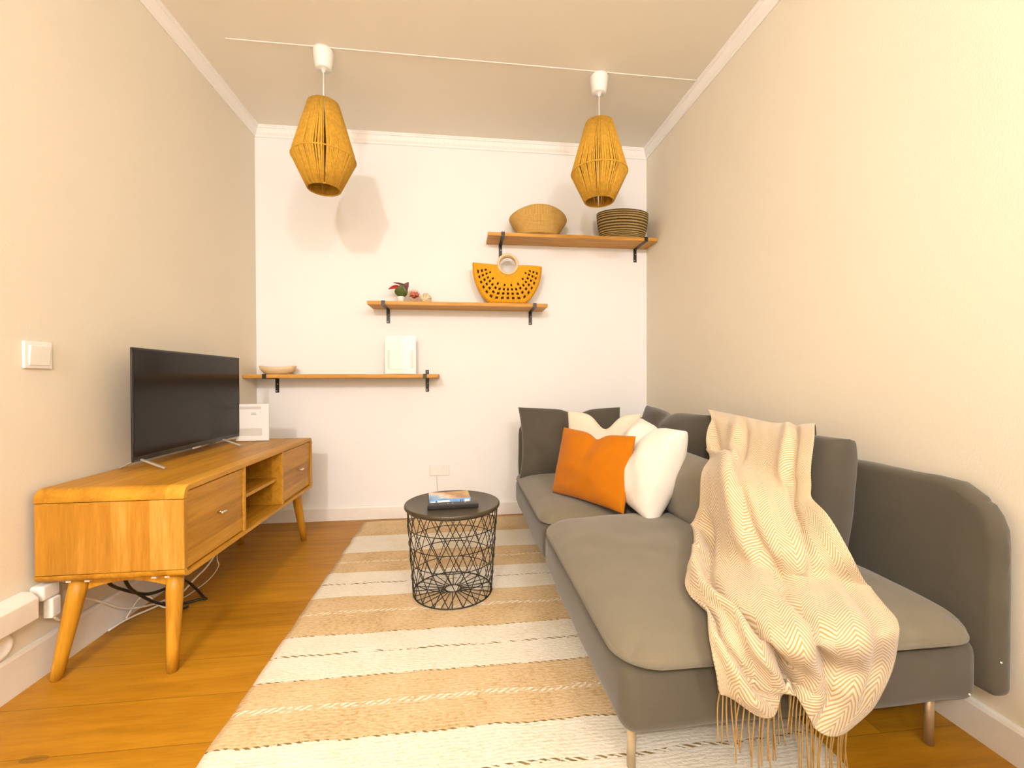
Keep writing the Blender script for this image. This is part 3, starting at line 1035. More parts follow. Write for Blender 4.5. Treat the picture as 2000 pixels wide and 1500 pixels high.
pa = curve_prof([(0.145, 0.0), (0.165, 0.04), (0.195, 0.09), (0.208, 0.125), (0.204, 0.150)])
bk = basket((1.962, -0.135, S3), pa, 0.006, 64, 1.0, 0.66, lambda x, y, z, a, i: (x, y, z + (z / 0.15) ** 2 * (0.050 * (math.sin(a) ** 2) - 0.020)))
solo('belly_basket', bk, M['basket_pale'], 'pale straw basket with drooping sides at left of the highest shelf', 'basket', (1.962, -0.135, S3), 'baskets on the highest shelf', smooth=True)
pb_ = curve_prof([(0.158, 0.0), (0.170, 0.03), (0.182, 0.08), (0.190, 0.14), (0.192, 0.185)])
bk = basket((2.592, -0.125, S3), pb_, 0.007, 64, 1.0, 0.62)
solo('rope_basket', bk, M['basket_dark'], 'dark brown coiled basket with ridged rings at right of the highest shelf', 'basket', (2.592, -0.125, S3), 'baskets on the highest shelf', smooth=True)

# ------------------------------------------------------------------ pendant lamps
def pendant(x, y, ztop, zbel, zbot, rt_, rb_, rbo, label):
    o = thing('pendant_lamp', (x, y, H), label, 'lamp', 'woven pendant lamps')
    mb = MB(); mb.lathe((x, y, H), [(0.052, -0.0005), (0.052, -0.012), (0.047, -0.060), (0.040, -0.098), (0.034, -0.102), (0.010, -0.102), (0.010, -0.112), (0.001, -0.116)], 32, cap_first=True)
    part('ceiling_rose', mb, M['plastic_white'], o, smooth=True, label='white ceiling cup')
    mb = MB(); mb.tube([(x, y, H - 0.112), (x, y, ztop - 0.055)], 0.0032, 8); part('cord', mb, M['plastic_white'], o, smooth=True, label='white cord')
    mb = MB(); mb.lathe((x, y, ztop - 0.06), [(0.001, 0.02), (0.018, 0.018), (0.021, 0.0), (0.020, -0.045), (0.001, -0.046)], 20)
    part('bulb_socket', mb, M['plastic_white'], o, smooth=True)
    # wound shade: hoops + twine strands
    for r, z in ((rb_ + 0.0035, zbel), (rbo + 0.002, zbot)):
        mb = MB(); mb.tube([(x + r * math.cos(2 * PI * i / 40), y + r * math.sin(2 * PI * i / 40), z) for i in range(40)], 0.0042, 8, closed=True)
        part('hoop', mb, M['rope'], o, smooth=True)
    mb = MB()
    mb.tube([(x + rt_ * math.cos(2 * PI * i / 40), y + rt_ * math.sin(2 * PI * i / 40), ztop) for i in range(40)], 0.0036, 8, closed=True)
    for k in range(3):
        a = k * 2 * PI / 3 + 0.4
        mb.tube([(x, y, ztop - 0.03), (x + rt_ * math.cos(a), y + rt_ * math.sin(a), ztop)], 0.002, 6)
    part('top_hoop', mb, M['rope'], o, smooth=True)
    mb = MB()
    n = 150
    rr = random.Random(int(x * 1000))
    skip = {31, 77, 120}
    for i in range(n):
        a = 2 * PI * (i + rr.uniform(-0.35, 0.35)) / n
        if i in skip: continue
        ca, sa = math.cos(a), math.sin(a)
        da = rr.uniform(-0.012, 0.012)
        ca2, sa2 = math.cos(a + da), math.sin(a + da)
        rad = rr.uniform(0.0026, 0.0042)
        mb.tube([(x + (rt_ + .002) * ca, y + (rt_ + .002) * sa, ztop + 0.003), (x + (rt_ * .5 + rb_ * .5 + .004) * ca, y + (rt_ * .5 + rb_ * .5 + .004) * sa, (ztop + zbel) / 2),
                 (x + (rb_ + .003) * ca2, y + (rb_ + .003) * sa2, zbel), (x + ((rb_ + rbo) / 2 + .003) * ca2, y + ((rb_ + rbo) / 2 + .003) * sa2, (zbel + zbot) / 2),
                 (x + (rbo + .002) * ca, y + (rbo + .002) * sa, zbot - 0.003)], rad, 5)
    part('twine_shade', mb, M['rope'], o, smooth=True)
    mb = MB()
    for k in range(7):
        a = rr.uniform(0, 2 * PI)
        mb.tube(spline([(x + rbo * math.cos(a), y + rbo * math.sin(a), zbot), (x + 0.05 * math.cos(a + .2), y + .05 * math.sin(a + .2), zbot + 0.10), (x + 0.02 * math.cos(a), y + 0.02 * math.sin(a), ztop - 0.09)], 4), 0.0016, 5)
    part('inner_strands', mb, M['rope'], o)


pendant(0.690, -0.775, 2.462, 2.176, 2.016, 0.074, 0.157, 0.080, 'woven twine pendant lamp hanging on the left, nearer the television')
pendant(2.213, -0.750, 2.476, 2.190, 2.030, 0.074, 0.157, 0.080, 'woven twine pendant lamp hanging on the right, above the baskets')

# ------------------------------------------------------------------ wall fittings
sw = thing('light_switch', (0, -1.575, 1.078), 'square cream light switch on the left wall', 'switch')
mb = MB(); mb.box((0.0005, -1.625, 1.035), (0.010, -1.526, 1.126)); part('plate', mb, M['plastic_white'], sw, bevel=0.004, seg=3)
mb = MB(); mb.prism([(0.009, 1.046), (0.013, 1.046), (0.0175, 1.112), (0.009, 1.114)], 1, -1.611, -1.540); part('rocker', mb, M['plastic_white'], sw, bevel=0.002)

ol = thing('wall_outlet', (1.253, 0, 0.335), 'white double power outlet on the back wall behind the side table', 'outlet')
mb = MB(); mb.box((1.183, -0.011, 0.298), (1.323, -0.0005, 0.372)); plate = part('plate', mb, M['plastic_white'], ol, bevel=0.004, seg=3)
for x in (1.219, 1.287):
    mb = MB()
    prof = [(0.0225, 0.0), (0.0215, 0.0025), (0.019, 0.002), (0.0185, -0.0035), (0.001, -0.0035)]
    mb.lathe((0, 0, 0), prof, 28)
    mb.v = [Vector((x + v.x, -0.0112 - v.z, 0.334 + v.y)) for v in mb.v]
    sk = part('socket', mb, M['plastic_white'], ol, smooth=True)
    for dx in (-0.0095, 0.0095):
        mb = MB(); mb.tube([(x + dx, -0.0072, 0.334), (x + dx, -0.0088, 0.334)], 0.0030, 10); part('pin_hole', mb, M['plastic_grey'], sk)
    for dz in (0.0165, -0.0165):
        mb = MB(); mb.box((x - 0.003, -0.0095, 0.334 + dz - 0.003), (x + 0.003, -0.0078, 0.334 + dz + 0.003)); part('earth_contact', mb, M['plastic_grey'], sk)
mb = MB(); mb.tube(spline([(1.232, -0.006, 0.297), (1.234, -0.0055, 0.25), (1.238, -0.0055, 0.20), (1.240, -0.006, 0.15), (1.241, -0.0225, 0.09), (1.242, -0.024, 0.03), (1.26, -0.03, 0.0035), (1.40, -0.045, 0.0035)], 6), 0.0032, 8)
part('power_cord', mb, M['cable_white'], ol, smooth=True, label='thin white cord running down from the outlet')

mb = MB()
prof = [(0.046, 0.0), (0.046, 0.006), (0.040, 0.012), (0.030, 0.012), (0.028, 0.008), (0.001, 0.008)]
mb.lathe((0, 0, 0), prof, 32)
mb.v = [Vector((0.0005 + v.z, -1.712 + v.x, 0.175 + v.y * .9)) for v in mb.v]
solo('round_wall_cover', mb, M['white_trim'], 'white round cover low on the left wall at photo edge', 'cover', (0, -1.712, 0.175), smooth=True)

# adaptor + cables under the cabinet
ad = thing('power_adaptor', (0.03, -1.585, 0.24), 'white plug adaptor on the left wall beneath the cabinet corner', 'adaptor')
mb = MB(); mb.box((0.0005, -1.612, 0.266), (0.045, -1.548, 0.316)); part('socket_block', mb, M['plastic_white'], ad, bevel=0.008, seg=3)
mb = MB(); mb.box((0.022, -1.590, 0.198), (0.052, -1.553, 0.266)); part('plug', mb, M['plastic_white'], ad, bevel=0.007, seg=3)

def cable(name, pts, r, mat, label):
    mb = MB(); mb.tube(spline(pts, 8), r, 8)
    solo(name, mb, mat, label, 'cable', pts[len(pts) // 2], smooth=True)


cable('white_cable', [(0.20, -0.80, 0.324), (0.20, -0.84, 0.24), (0.20, -0.89, 0.150), (0.19, -0.955, 0.099), (0.17, -1.022, 0.066), (0.15, -1.075, 0.034), (0.12, -1.12, 0.020), (0.08, -1.16, 0.009), (0.035, -1.235, 0.006), (0.022, -1.32, 0.006)], 0.0042, M['cable_white'], 'thick white cable slanting down from the cabinet underside to the floor')
cable('white_cable', [(0.20, -0.86, 0.324), (0.20, -0.89, 0.122), (0.20, -0.877, 0.065), (0.19, -0.935, 0.028), (0.17, -1.023, 0.012), (0.15, -1.082, 0.005), (0.13, -1.14, 0.004)], 0.0022, M['cable_white'], 'thin white wire making a small bow under the middle of the cabinet')
cable('white_cable', [(0.045, -1.575, 0.197), (0.042, -1.545, 0.175), (0.036, -1.50, 0.205), (0.035, -1.454, 0.202), (0.035, -1.364, 0.141), (0.042, -1.257, 0.060), (0.075, -1.15, 0.020), (0.12, -1.05, 0.0125)], 0.0042, M['cable_white'], 'white cable looping from the wall adaptor behind the near legs')
cable('white_cable', [(0.034, -1.245, 0.012), (0.046, -1.222, 0.050), (0.064, -1.207, 0.078), (0.090, -1.192, 0.072), (0.100, -1.186, 0.050), (0.125, -1.165, 0.012), (0.16, -1.15, 0.004)], 0.0032, M['cable_white'], 'short white cable bent into a peak behind the near front leg')
cable('black_cable', [(0.18, -1.53, 0.324), (0.18, -1.524, 0.277), (0.18, -1.43, 0.205), (0.20, -1.367, 0.164), (0.22, -1.29, 0.150), (0.25, -1.242, 0.160), (0.262, -1.18, 0.095), (0.268, -1.13, 0.030), (0.262, -1.098, 0.0068), (0.235, -1.100, 0.0068), (0.17, -1.14, 0.0068), (0.12, -1.165, 0.0300)], 0.0058, M['plastic_black'], 'black cable sagging between the cabinet legs then kinked on the floor')
cable('black_cable', [(0.20, -1.50, 0.324), (0.20, -1.47, 0.245), (0.18, -1.378, 0.165), (0.17, -1.293, 0.098), (0.19, -1.233, 0.050), (0.215, -1.19, 0.015), (0.22, -1.16, 0.0068)], 0.0058, M['plastic_black'], 'black cable dropping steeply behind the near front leg')

# ------------------------------------------------------------------ side table with book and remote
TCX, TCY = 1.3698, -1.1586
RUGZ = 0.0098
tb = thing('side_table', (TCX, TCY, RUGZ), 'round black wire basket side table standing on the rug', 'table')
mb = MB()
mb.lathe((TCX, TCY, 0), [(0.001, 0.4045), (0.212, 0.4045), (0.2175, 0.4065), (0.2205, 0.4110), (0.2205, 0.4180), (0.2190, 0.4220), (0.2160, 0.4236), (0.2120, 0.4232), (0.2080, 0.4222), (0.001, 0.4222)], 72)
part('tray_top', mb, M['black_top'], tb, smooth=True)
mb = MB()
wr = 0.00195
zb, zt, rb0, rt0 = RUGZ + 0.0045, 0.4045, 0.1805, 0.2085
def ringpts(r, z, n=72): return [(TCX + r * math.cos(2 * PI * i / n), TCY + r * math.sin(2 * PI * i / n), z) for i in range(n)]
mb.tube(ringpts(rt0, zt - 0.002), 0.003, 8, closed=True)
part('top_ring', mb, M['black_metal'], tb, smooth=True)
ND = 18
for sgn in (1, -1):
    mb = MB()
    for k in range(ND):
        a0 = 2 * PI * (k + 0.25) / ND
        pts = []
        for i in range(13):
            t = i / 12
            a = a0 + sgn * t * 0.97
            r = rb0 + (rt0 - rb0) * t + sgn * 0.0012
            pts.append((TCX + r * math.cos(a), TCY + r * math.sin(a), zb + (zt - zb) * t))
        mb.tube(pts, wr, 5)
    part('diagonal_wires', mb, M['black_metal'], tb, smooth=True)
mb = MB()
for t in (0.20, 0.40, 0.60, 0.80):
    mb.tube(ringpts(rb0 + (rt0 - rb0) * t + 0.003, zb + (zt - zb) * t), wr, 5, closed=True)
part('wire_rings', mb, M['black_metal'], tb, smooth=True)
mb = MB()
mb.tube(ringpts(rb0 + 0.001, zb), 0.003, 6, closed=True)
mb.tube(ringpts(0.036, zb + 0.004, 36), 0.0028, 6, closed=True)
for k in range(24):
    a = 2 * PI * k / 24
    mb.tube([(TCX + 0.036 * math.cos(a), TCY + 0.036 * math.sin(a), zb + 0.004), (TCX + rb0 * math.cos(a), TCY + rb0 * math.sin(a), zb + 0.001)], wr, 5)
part('base_grid', mb, M['black_metal'], tb, smooth=True)

TZ = 0.4224


def rotz(mb, c, a):
    for v in mb.v:
        d = Vector((v.x - c[0], v.y - c[1]))
        v.x = c[0] + d.x * math.cos(a) - d.y * math.sin(a); v.y = c[1] + d.x * math.sin(a) + d.y * math.cos(a)
    return mb


bc = (1.354, -1.135); ba = 0.10
bk = thing('book', (bc[0], bc[1], TZ), 'paperback with blue and orange cover lying on the side table', 'book')
bw, bd = 0.094, 0.062
mb = MB(); mb.box((bc[0] - bw + 0.002, bc[1] - bd + 0.004, TZ + 0.0027), (bc[0] + bw - 0.003, bc[1] + bd - 0.003, TZ + 0.0258)); part('pages', rotz(mb, bc, ba), M['paper'], bk)
mb = MB(); mb.box((bc[0] - bw, bc[1] - bd, TZ + 0.0258), (bc[0] + bw, bc[1] + bd, TZ + 0.0278)); part('cover', rotz(mb, bc, ba), M['cover'], bk)
mb = MB(); mb.box((bc[0] - bw, bc[1] - bd, TZ + 0.0004), (bc[0] + bw, bc[1] + bd, TZ + 0.0026)); part('back_cover', rotz(mb, bc, ba), M['cover_navy'], bk)
mb = MB(); mb.box((bc[0] - bw, bc[1] - bd - 0.0018, TZ + 0.0004), (bc[0] + bw, bc[1] - bd, TZ + 0.0278)); sp = part('spine', rotz(mb, bc, ba), M['cover_blue'], bk, label='blue spine')
for x_, w_, za, zb_ in ((-0.030, 0.028, 0.011, 0.021), (-0.077, 0.011, 0.006, 0.018), (0.077, 0.011, 0.008, 0.022)):
    mb = MB(); mb.box((bc[0] + x_ - w_, bc[1] - bd - 0.0023, TZ + za), (bc[0] + x_ + w_, bc[1] - bd - 0.0016, TZ + zb_))
    part('white_title_block', rotz(mb, bc, ba), M['paper'], sp)
for x in (-0.063, 0.047, 0.055):
    mb = MB(); mb.box((bc[0] + x - 0.0018, bc[1] - bd - 0.0023, TZ + 0.004), (bc[0] + x + 0.0018, bc[1] - bd - 0.0016, TZ + 0.022))
    part('navy_band', rotz(mb, bc, ba), M['cover_navy'], sp)

rc = (1.374, -1.2475); ra = 0.055
rm = thing('remote_control', (rc[0], rc[1], TZ), 'black remote control lying in front of the book on the side table', 'remote control')
mb = MB(); mb.box((rc[0] - 0.112, rc[1] - 0.022, TZ + 0.0004), (rc[0] + 0.112, rc[1] + 0.022, TZ + 0.0205)); part('body', rotz(mb, rc, ra), M['plastic_black'], rm, bevel=0.003)
for dx, dy in ((-0.022, -0.004), (-0.002, -0.001), (0.055, 0.006)):
    mb = MB(); mb.sphere((rc[0] + dx, rc[1] + dy, TZ + 0.0203), 0.0032, 10, 6, 0.5)
    part('button', rotz(mb, rc, ra), M['plastic_white'], rm, smooth=True, label='small white button')

# ------------------------------------------------------------------ sofa
def soft_box(a, b, r, n=(10, 10, 4), puff=(0, 0, 0), wob=0.004, seed=0, r2=None):
    """rounded upholstered box with bulging faces"""
    a, b = Vector(a), Vector(b)
    c, h = (a + b) / 2, (b - a) / 2
    mb = MB()
    idx = {}
    vs, fs = [], []
    def key(p): return (round(p[0], 5), round(p[1], 5), round(p[2], 5))
    def vert(u):
        k_ = key(u)
        if k_ in idx: return idx[k_]
        p = Vector((u[0] * h.x, u[1] * h.y, u[2] * h.z))
        q = Vector((max(-h.x + r, min(h.x - r, p.x)), max(-h.y + r, min(h.y - r, p.y)), max(-h.z + r, min(h.z - r, p.z))))
        d = p - q
        if d.length > 1e-9:
            d = d.normalized() * min(r, max(abs(d.x), abs(d.y), abs(d.z)))
        p = q + d
        bx, by, bz = [(1 - u[i] ** 2) for i in range(3)]
        if abs(u[0]) > .999: p.x += math.copysign(puff[0] * by * bz, u[0])
        if abs(u[1]) > .999: p.y += math.copysign(puff[1] * bx * bz, u[1])
        p.z += math.copysign(1, u[2]) * puff[2] * bx ** .6 * by ** .6 * (abs(u[2]))
        w_ = c + p
        nz = mnoise.noise(Vector((w_.x * 6 + seed, w_.y * 6, w_.z * 6)))
        w_ += Vector((nz, nz * .7, nz)) * wob
        idx[k_] = len(vs); vs.append(w_)
        return idx[k_]
    def ticks(m_, hh):
        t = [-1.0, -1 + 0.33 * r / hh, -1 + 0.66 * r / hh, -1 + r / hh]
        t += [(-1 + r / hh) + (2 - 2 * r / hh) * i / m_ for i in range(1, m_)]
        t += [1 - r / hh, 1 - 0.66 * r / hh, 1 - 0.33 * r / hh, 1.0]
        return t
    tk = [ticks(n[i], h[i]) for i in range(3)]
    for ax in range(3):
        o1, o2_ = (ax + 1) % 3, (ax + 2) % 3
        for sgn in (-1, 1):
            A, B_ = tk[o1], tk[o2_]
            for i in range(len(A) - 1):
                for j in range(len(B_) - 1):
                    q = []
                    for (s1, s2) in ((A[i], B_[j]), (A[i + 1], B_[j]), (A[i + 1], B_[j + 1]), (A[i], B_[j + 1])):
                        u = [0, 0, 0]; u[ax] = sgn; u[o1] = s1; u[o2_] = s2
                        q.append(vert(u))
                    fs.append(tuple(q if sgn > 0 else reversed(q)))
    mb.add(vs, fs)
    return mb


sofa = thing('sofa', (2.28, -1.20, 0), 'long grey fabric sofa along the right wall', 'sofa')
SZ0, SZ1 = 0.145, 0.322
YS = -1.268
part('base', soft_box((1.783, -2.236, SZ0), (2.752, YS - 0.003, SZ1), 0.045, (12, 12, 3), (0.006, 0.006, 0.004), 0.004, 1), M['sofa_base_shaded'], sofa, smooth=True)
part('base', soft_box((1.783, YS + 0.003, SZ0), (2.752, -0.215, SZ1), 0.045, (12, 12, 3), (0.006, 0.006, 0.004), 0.004, 2), M['sofa_base_shaded'], sofa, smooth=True)


def seat_pad(x0, x1, y0, y1, zb_, t_edge, t_mid, seed, near_soft=1.0):
    """thin seat cushion: flat underside, edges roll down onto the base"""
    mb = MB()
    nx, ny = 44, 44
    vs, fs = [], []
    rc_ = 0.11
    def outline(u, v):
        # superellipse-like rounding of the corners
        x = u; y = v
        cx, cy = (x1 - x0) / 2, (y1 - y0) / 2
        px, py = x * cx, y * cy
        qx, qy = abs(px) - (cx - rc_), abs(py) - (cy - rc_)
        if qx > 0 and qy > 0:
            m_ = max(qx, qy); l_ = math.hypot(qx, qy)
            k_ = m_ / l_ if l_ > 0 else 1
            px = math.copysign(cx - rc_ + qx * k_, px); py = math.copysign(cy - rc_ + qy * k_, py)
        return (x0 + x1) / 2 + px, (y0 + y1) / 2 + py
    def warp(i, n):
        t = -1 + 2 * i / n
        return math.copysign(1 - (1 - abs(t)) ** 1.6, t)
    for top in (1, 0):
        for j in range(ny + 1):
            for i in range(nx + 1):
                u, v = warp(i, nx), warp(j, ny)
                x, y = outline(u, v)
                e = (1 - u ** 8) * (1 - v ** 8)
                rim = max(0.0, e) ** 0.42
                mid = (1 - u * u) ** .55 * (1 - v * v) ** .55
                if top:
                    z = zb_ + t_edge * rim + (t_mid - t_edge) * mid
                    z += 0.006 * mnoise.noise(Vector((x * 5 + seed, y * 5, 0))) * rim + 0.003 * mnoise.noise(Vector((x * 14 + seed, y * 9, 2))) * rim
                    cr_ = abs((x - x0) * 0.55 + (y - y0) * 0.83 - 0.52)
                    z -= 0.005 * math.exp(-(cr_ / 0.018) ** 2) * mid * (1 if seed == 3 else 0)
                else:
                    z = zb_ + 0.002 - 0.002 * rim
                vs.append((x, y, z))
    K = (nx + 1) * (ny + 1)
    for j in range(ny):
        for i in range(nx):
            a = j * (nx + 1) + i
            fs.append((a, a + 1, a + nx + 2, a + nx + 1))
            fs.append((K + a, K + a + nx + 1, K + a + nx + 2, K + a + 1))
    ring = [i for i in range(nx + 1)] + [j * (nx + 1) + nx for j in range(1, ny + 1)] + [ny * (nx + 1) + i for i in range(nx - 1, -1, -1)] + [j * (nx + 1) for j in range(ny - 1, 0, -1)]
    for i in range(len(ring)):
        a, b = ring[i], ring[(i + 1) % len(ring)]
        fs.append((a, K + a, K + b, b))
    mb.add(vs, fs)
    return mb


part('seat_cushion', seat_pad(1.772, 2.748, -2.262, YS - 0.004, SZ1 + 0.004, 0.055, 0.094, 3), M['sofa'], sofa, smooth=True)
part('seat_cushion', seat_pad(1.776, 2.748, YS + 0.004, -0.222, SZ1 + 0.004, 0.050, 0.086, 4), M['sofa'], sofa, smooth=True)


def back_frame(poly_axis, prof, a, b, seed):
    pass


# slim upholstered backs: right side in two lengths, far side in one
def slab(a, b, r_top, seed):
    return soft_box(a, b, min(0.024, (b[0] - a[0]) / 2.05, (b[1] - a[1]) / 2.05), (3, 14, 12) if (b[1] - a[1]) > (b[0] - a[0]) else (14, 3, 12), (0.003, 0.003, 0.0), 0.004, seed)


def round_corner(mb, axis, edge, sgn, ztop, r):
    """pull the outer upper corner of a slab into an arc"""
    for v in mb.v:
        d = (edge - v[axis]) * sgn           # distance in from the end
        if d < r and v.z > ztop - r:
            dx, dz = r - d, v.z - (ztop - r)
            l_ = math.hypot(dx, dz)
            m_ = max(dx, dz)
            if l_ > 1e-6:
                k_ = m_ / l_
                v[axis] = edge - sgn * (r - dx * k_)
                v.z = ztop - r + dz * k_
    return mb


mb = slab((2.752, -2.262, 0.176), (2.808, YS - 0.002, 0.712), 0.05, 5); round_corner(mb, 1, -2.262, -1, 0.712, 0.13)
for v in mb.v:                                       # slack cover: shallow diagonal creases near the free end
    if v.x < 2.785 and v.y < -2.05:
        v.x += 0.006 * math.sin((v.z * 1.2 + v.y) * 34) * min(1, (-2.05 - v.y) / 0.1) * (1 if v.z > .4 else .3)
part('backrest', mb, M['sofa_base_shaded'], sofa, smooth=True)
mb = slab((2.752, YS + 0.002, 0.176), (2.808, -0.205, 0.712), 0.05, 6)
part('backrest', mb, M['sofa_base_shaded'], sofa, smooth=True)
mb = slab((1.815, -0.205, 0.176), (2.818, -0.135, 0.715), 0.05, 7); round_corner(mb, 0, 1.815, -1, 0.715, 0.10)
part('backrest', mb, M['sofa_base_shaded'], sofa, smooth=True)
for x, y, zf in ((1.838, -2.150, RUGZ), (2.672, -2.170, 0), (2.672, -1.33, 0), (1.93, -1.33, RUGZ), (1.93, -0.28, RUGZ), (2.672, -0.28, 0)):
    mb = MB(); mb.tube([(x, y, zf + 0.0005), (x, y, SZ0 + 0.02)], 0.011, 16); part('leg', mb, M['leg_steel'], sofa, smooth=True, label='metal leg')
for loc in ((2.700, -2.243, 0.185), (2.764, -2.2635, 0.275)):
    mb = MB(); mb.sphere(loc, 0.0025, 8, 6); part('snap_button', mb, M['plastic_white'], sofa, smooth=True)


# ------------------------------------------------------------------ pillows
def pillow(w, h, t, pinch=0.10, chop=0.0, chop_u=0.0, n=40, seed=0, ear=1.0, fold=0.012, box=0.45, bottom_flat=0.0, sharp=0.10, chop_w=0.22):
    """cushion centred at the origin: x = width, z = height, y = thickness"""
    mb = MB()
    vs, fs = [], []
    def warp(i):
        s_ = -1 + 2 * i / n
        return math.copysign(1 - (1 - abs(s_)) ** 1.35, s_)
    for side in (-1, 1):
        for j in range(n + 1):
            for i in range(n + 1):
                u, v = warp(i), warp(j)
                x = w / 2 * u * (1 - pinch * (1 - v * v) * u * u)
                z = h / 2 * v * (1 - pinch * (1 - u * u) * v * v)
                e = max(0.0, (1 - u * u) * (1 - v * v))
                th = t / 2 * (e ** box) * (1 - 0.12 * (u * u + v * v) / 2)
                if chop:
                    g = math.exp(-((u - chop_u) / chop_w) ** 2)
                    z -= chop * g * max(0.0, (v + 0.25) / 1.25) ** 1.6
                    th *= 1 - 0.45 * math.exp(-((u - chop_u) / (chop_w * .7)) ** 2) * max(0, v) ** 1.2
                nz = mnoise.noise(Vector((u * 2.2 + seed * 7.1, v * 2.2, side * 1.7)))
                rd = mnoise.ridged_multi_fractal(Vector((u * 1.6 + seed, v * 1.6, side * 3.1 + seed)), 1.0, 2.0, 3, 1.0, 2.0) if hasattr(mnoise, 'ridged_multi_fractal') else 0
                y = side * th + (fold * nz + fold * 0.35 * (rd - 1.2) * side) * e ** 0.4
                y += sharp * t * 0.4 * (abs(u * v) ** 6) * mnoise.noise(Vector((u * 3 + seed, v * 3, 9)))
                vs.append(Vector((x, y, z)))
    K = (n + 1) * (n + 1)
    for j in range(n):
        for i in range(n):
            a = j * (n + 1) + i
            fs.append((a, a + 1, a + n + 2, a + n + 1))
            fs.append((K + a, K + a + n + 1, K + a + n + 2, K + a + 1))
    mb.add(vs, fs)
    return mb


def place(mb, loc, yaw, lean=0.0, roll=0.0):
    """yaw: direction the front (-y) faces, turned about z; lean: top tips backwards; roll: in-plane turn"""
    mt = Matrix.Translation(Vector(loc)) @ Matrix.Rotation(yaw, 4, 'Z') @ Matrix.Rotation(-lean, 4, 'X') @ Matrix.Rotation(roll, 4, 'Y')
    for v in mb.v:
        v[:] = (mt @ v)[:]
    return mb


def piped_pillow(name, mb, mat, label, cat, loc, group=None):
    return solo(name, mb, mat, label, cat, loc, group, smooth=True, weld=True)


# yaw 0 faces the camera (-y); yaw = -pi/2 faces left (-x)
G = 'grey back cushions on the sofa'
mb = place(pillow(0.70, 0.46, 0.22, 0.06, 0.035, 0.1, seed=1, fold=0.012, box=0.34), (2.135, -0.400, 0.585), 0.0, 0.22, 0.01)
piped_pillow('back_cushion', mb, M['cushion_shaded'], 'grey back cushion against the back wall at far left end of sofa', 'cushion', (2.135, -0.40, 0.38), G)
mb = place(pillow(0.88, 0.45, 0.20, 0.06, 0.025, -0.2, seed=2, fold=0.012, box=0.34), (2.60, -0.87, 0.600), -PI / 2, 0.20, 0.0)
piped_pillow('back_cushion', mb, M['cushion_shaded'], 'grey back cushion in the corner, between white pillow and blanket', 'cushion', (2.60, -0.93, 0.38), G)
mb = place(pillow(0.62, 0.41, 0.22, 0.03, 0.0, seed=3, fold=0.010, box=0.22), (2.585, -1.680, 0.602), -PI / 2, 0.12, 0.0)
piped_pillow('back_cushion', mb, M['cushion_shaded'], 'grey back cushion nearest the camera, with cream blanket over it', 'cushion', (2.60, -1.69, 0.38), G)
mb = place(pillow(0.56, 0.29, 0.15, 0.05, 0.0, seed=4, fold=0.006, box=0.32), (2.385, -1.575, 0.530), -PI / 2, 0.22, 0.0)
piped_pillow('lumbar_cushion', mb, M['sofa'], 'low grey cushion leaning in front, half hidden under the cream blanket', 'cushion', (2.375, -1.60, 0.38))

OD = math.atan2(-0.874, 0.485)                       # direction of the orange pillow's lower edge
mb = place(pillow(0.48, 0.35, 0.13, 0.05, 0.030, 0.05, seed=5, fold=0.010, box=0.42), (2.045, -1.130, 0.566), OD, 0.24, 0.0)
piped_pillow('throw_pillow', mb, M['orange'], 'orange velvet throw pillow on the sofa', 'pillow', (2.045, -1.13, 0.40), 'throw pillows on the sofa')
mb = place(pillow(0.42, 0.42, 0.14, 0.07, 0.085, 0.05, seed=6, fold=0.010, box=0.42, chop_w=0.30), (2.215, -0.800, 0.600), -0.35, 0.18, 0.03)
piped_pillow('throw_pillow', mb, M['cream_linen'], 'cream linen throw pillow standing behind the orange pillow', 'pillow', (2.215, -0.80, 0.40), 'throw pillows on the sofa')
mb = place(pillow(0.41, 0.42, 0.25, 0.07, 0.12, -0.05, seed=7, fold=0.020, box=0.36, chop_w=0.22), (2.270, -1.265, 0.588), -1.50, 0.36, 0.05)
piped_pillow('throw_pillow', mb, M['white_linen'], 'white linen throw pillow with dented top, right of the orange pillow', 'pillow', (2.285, -1.27, 0.40), 'throw pillows on the sofa')

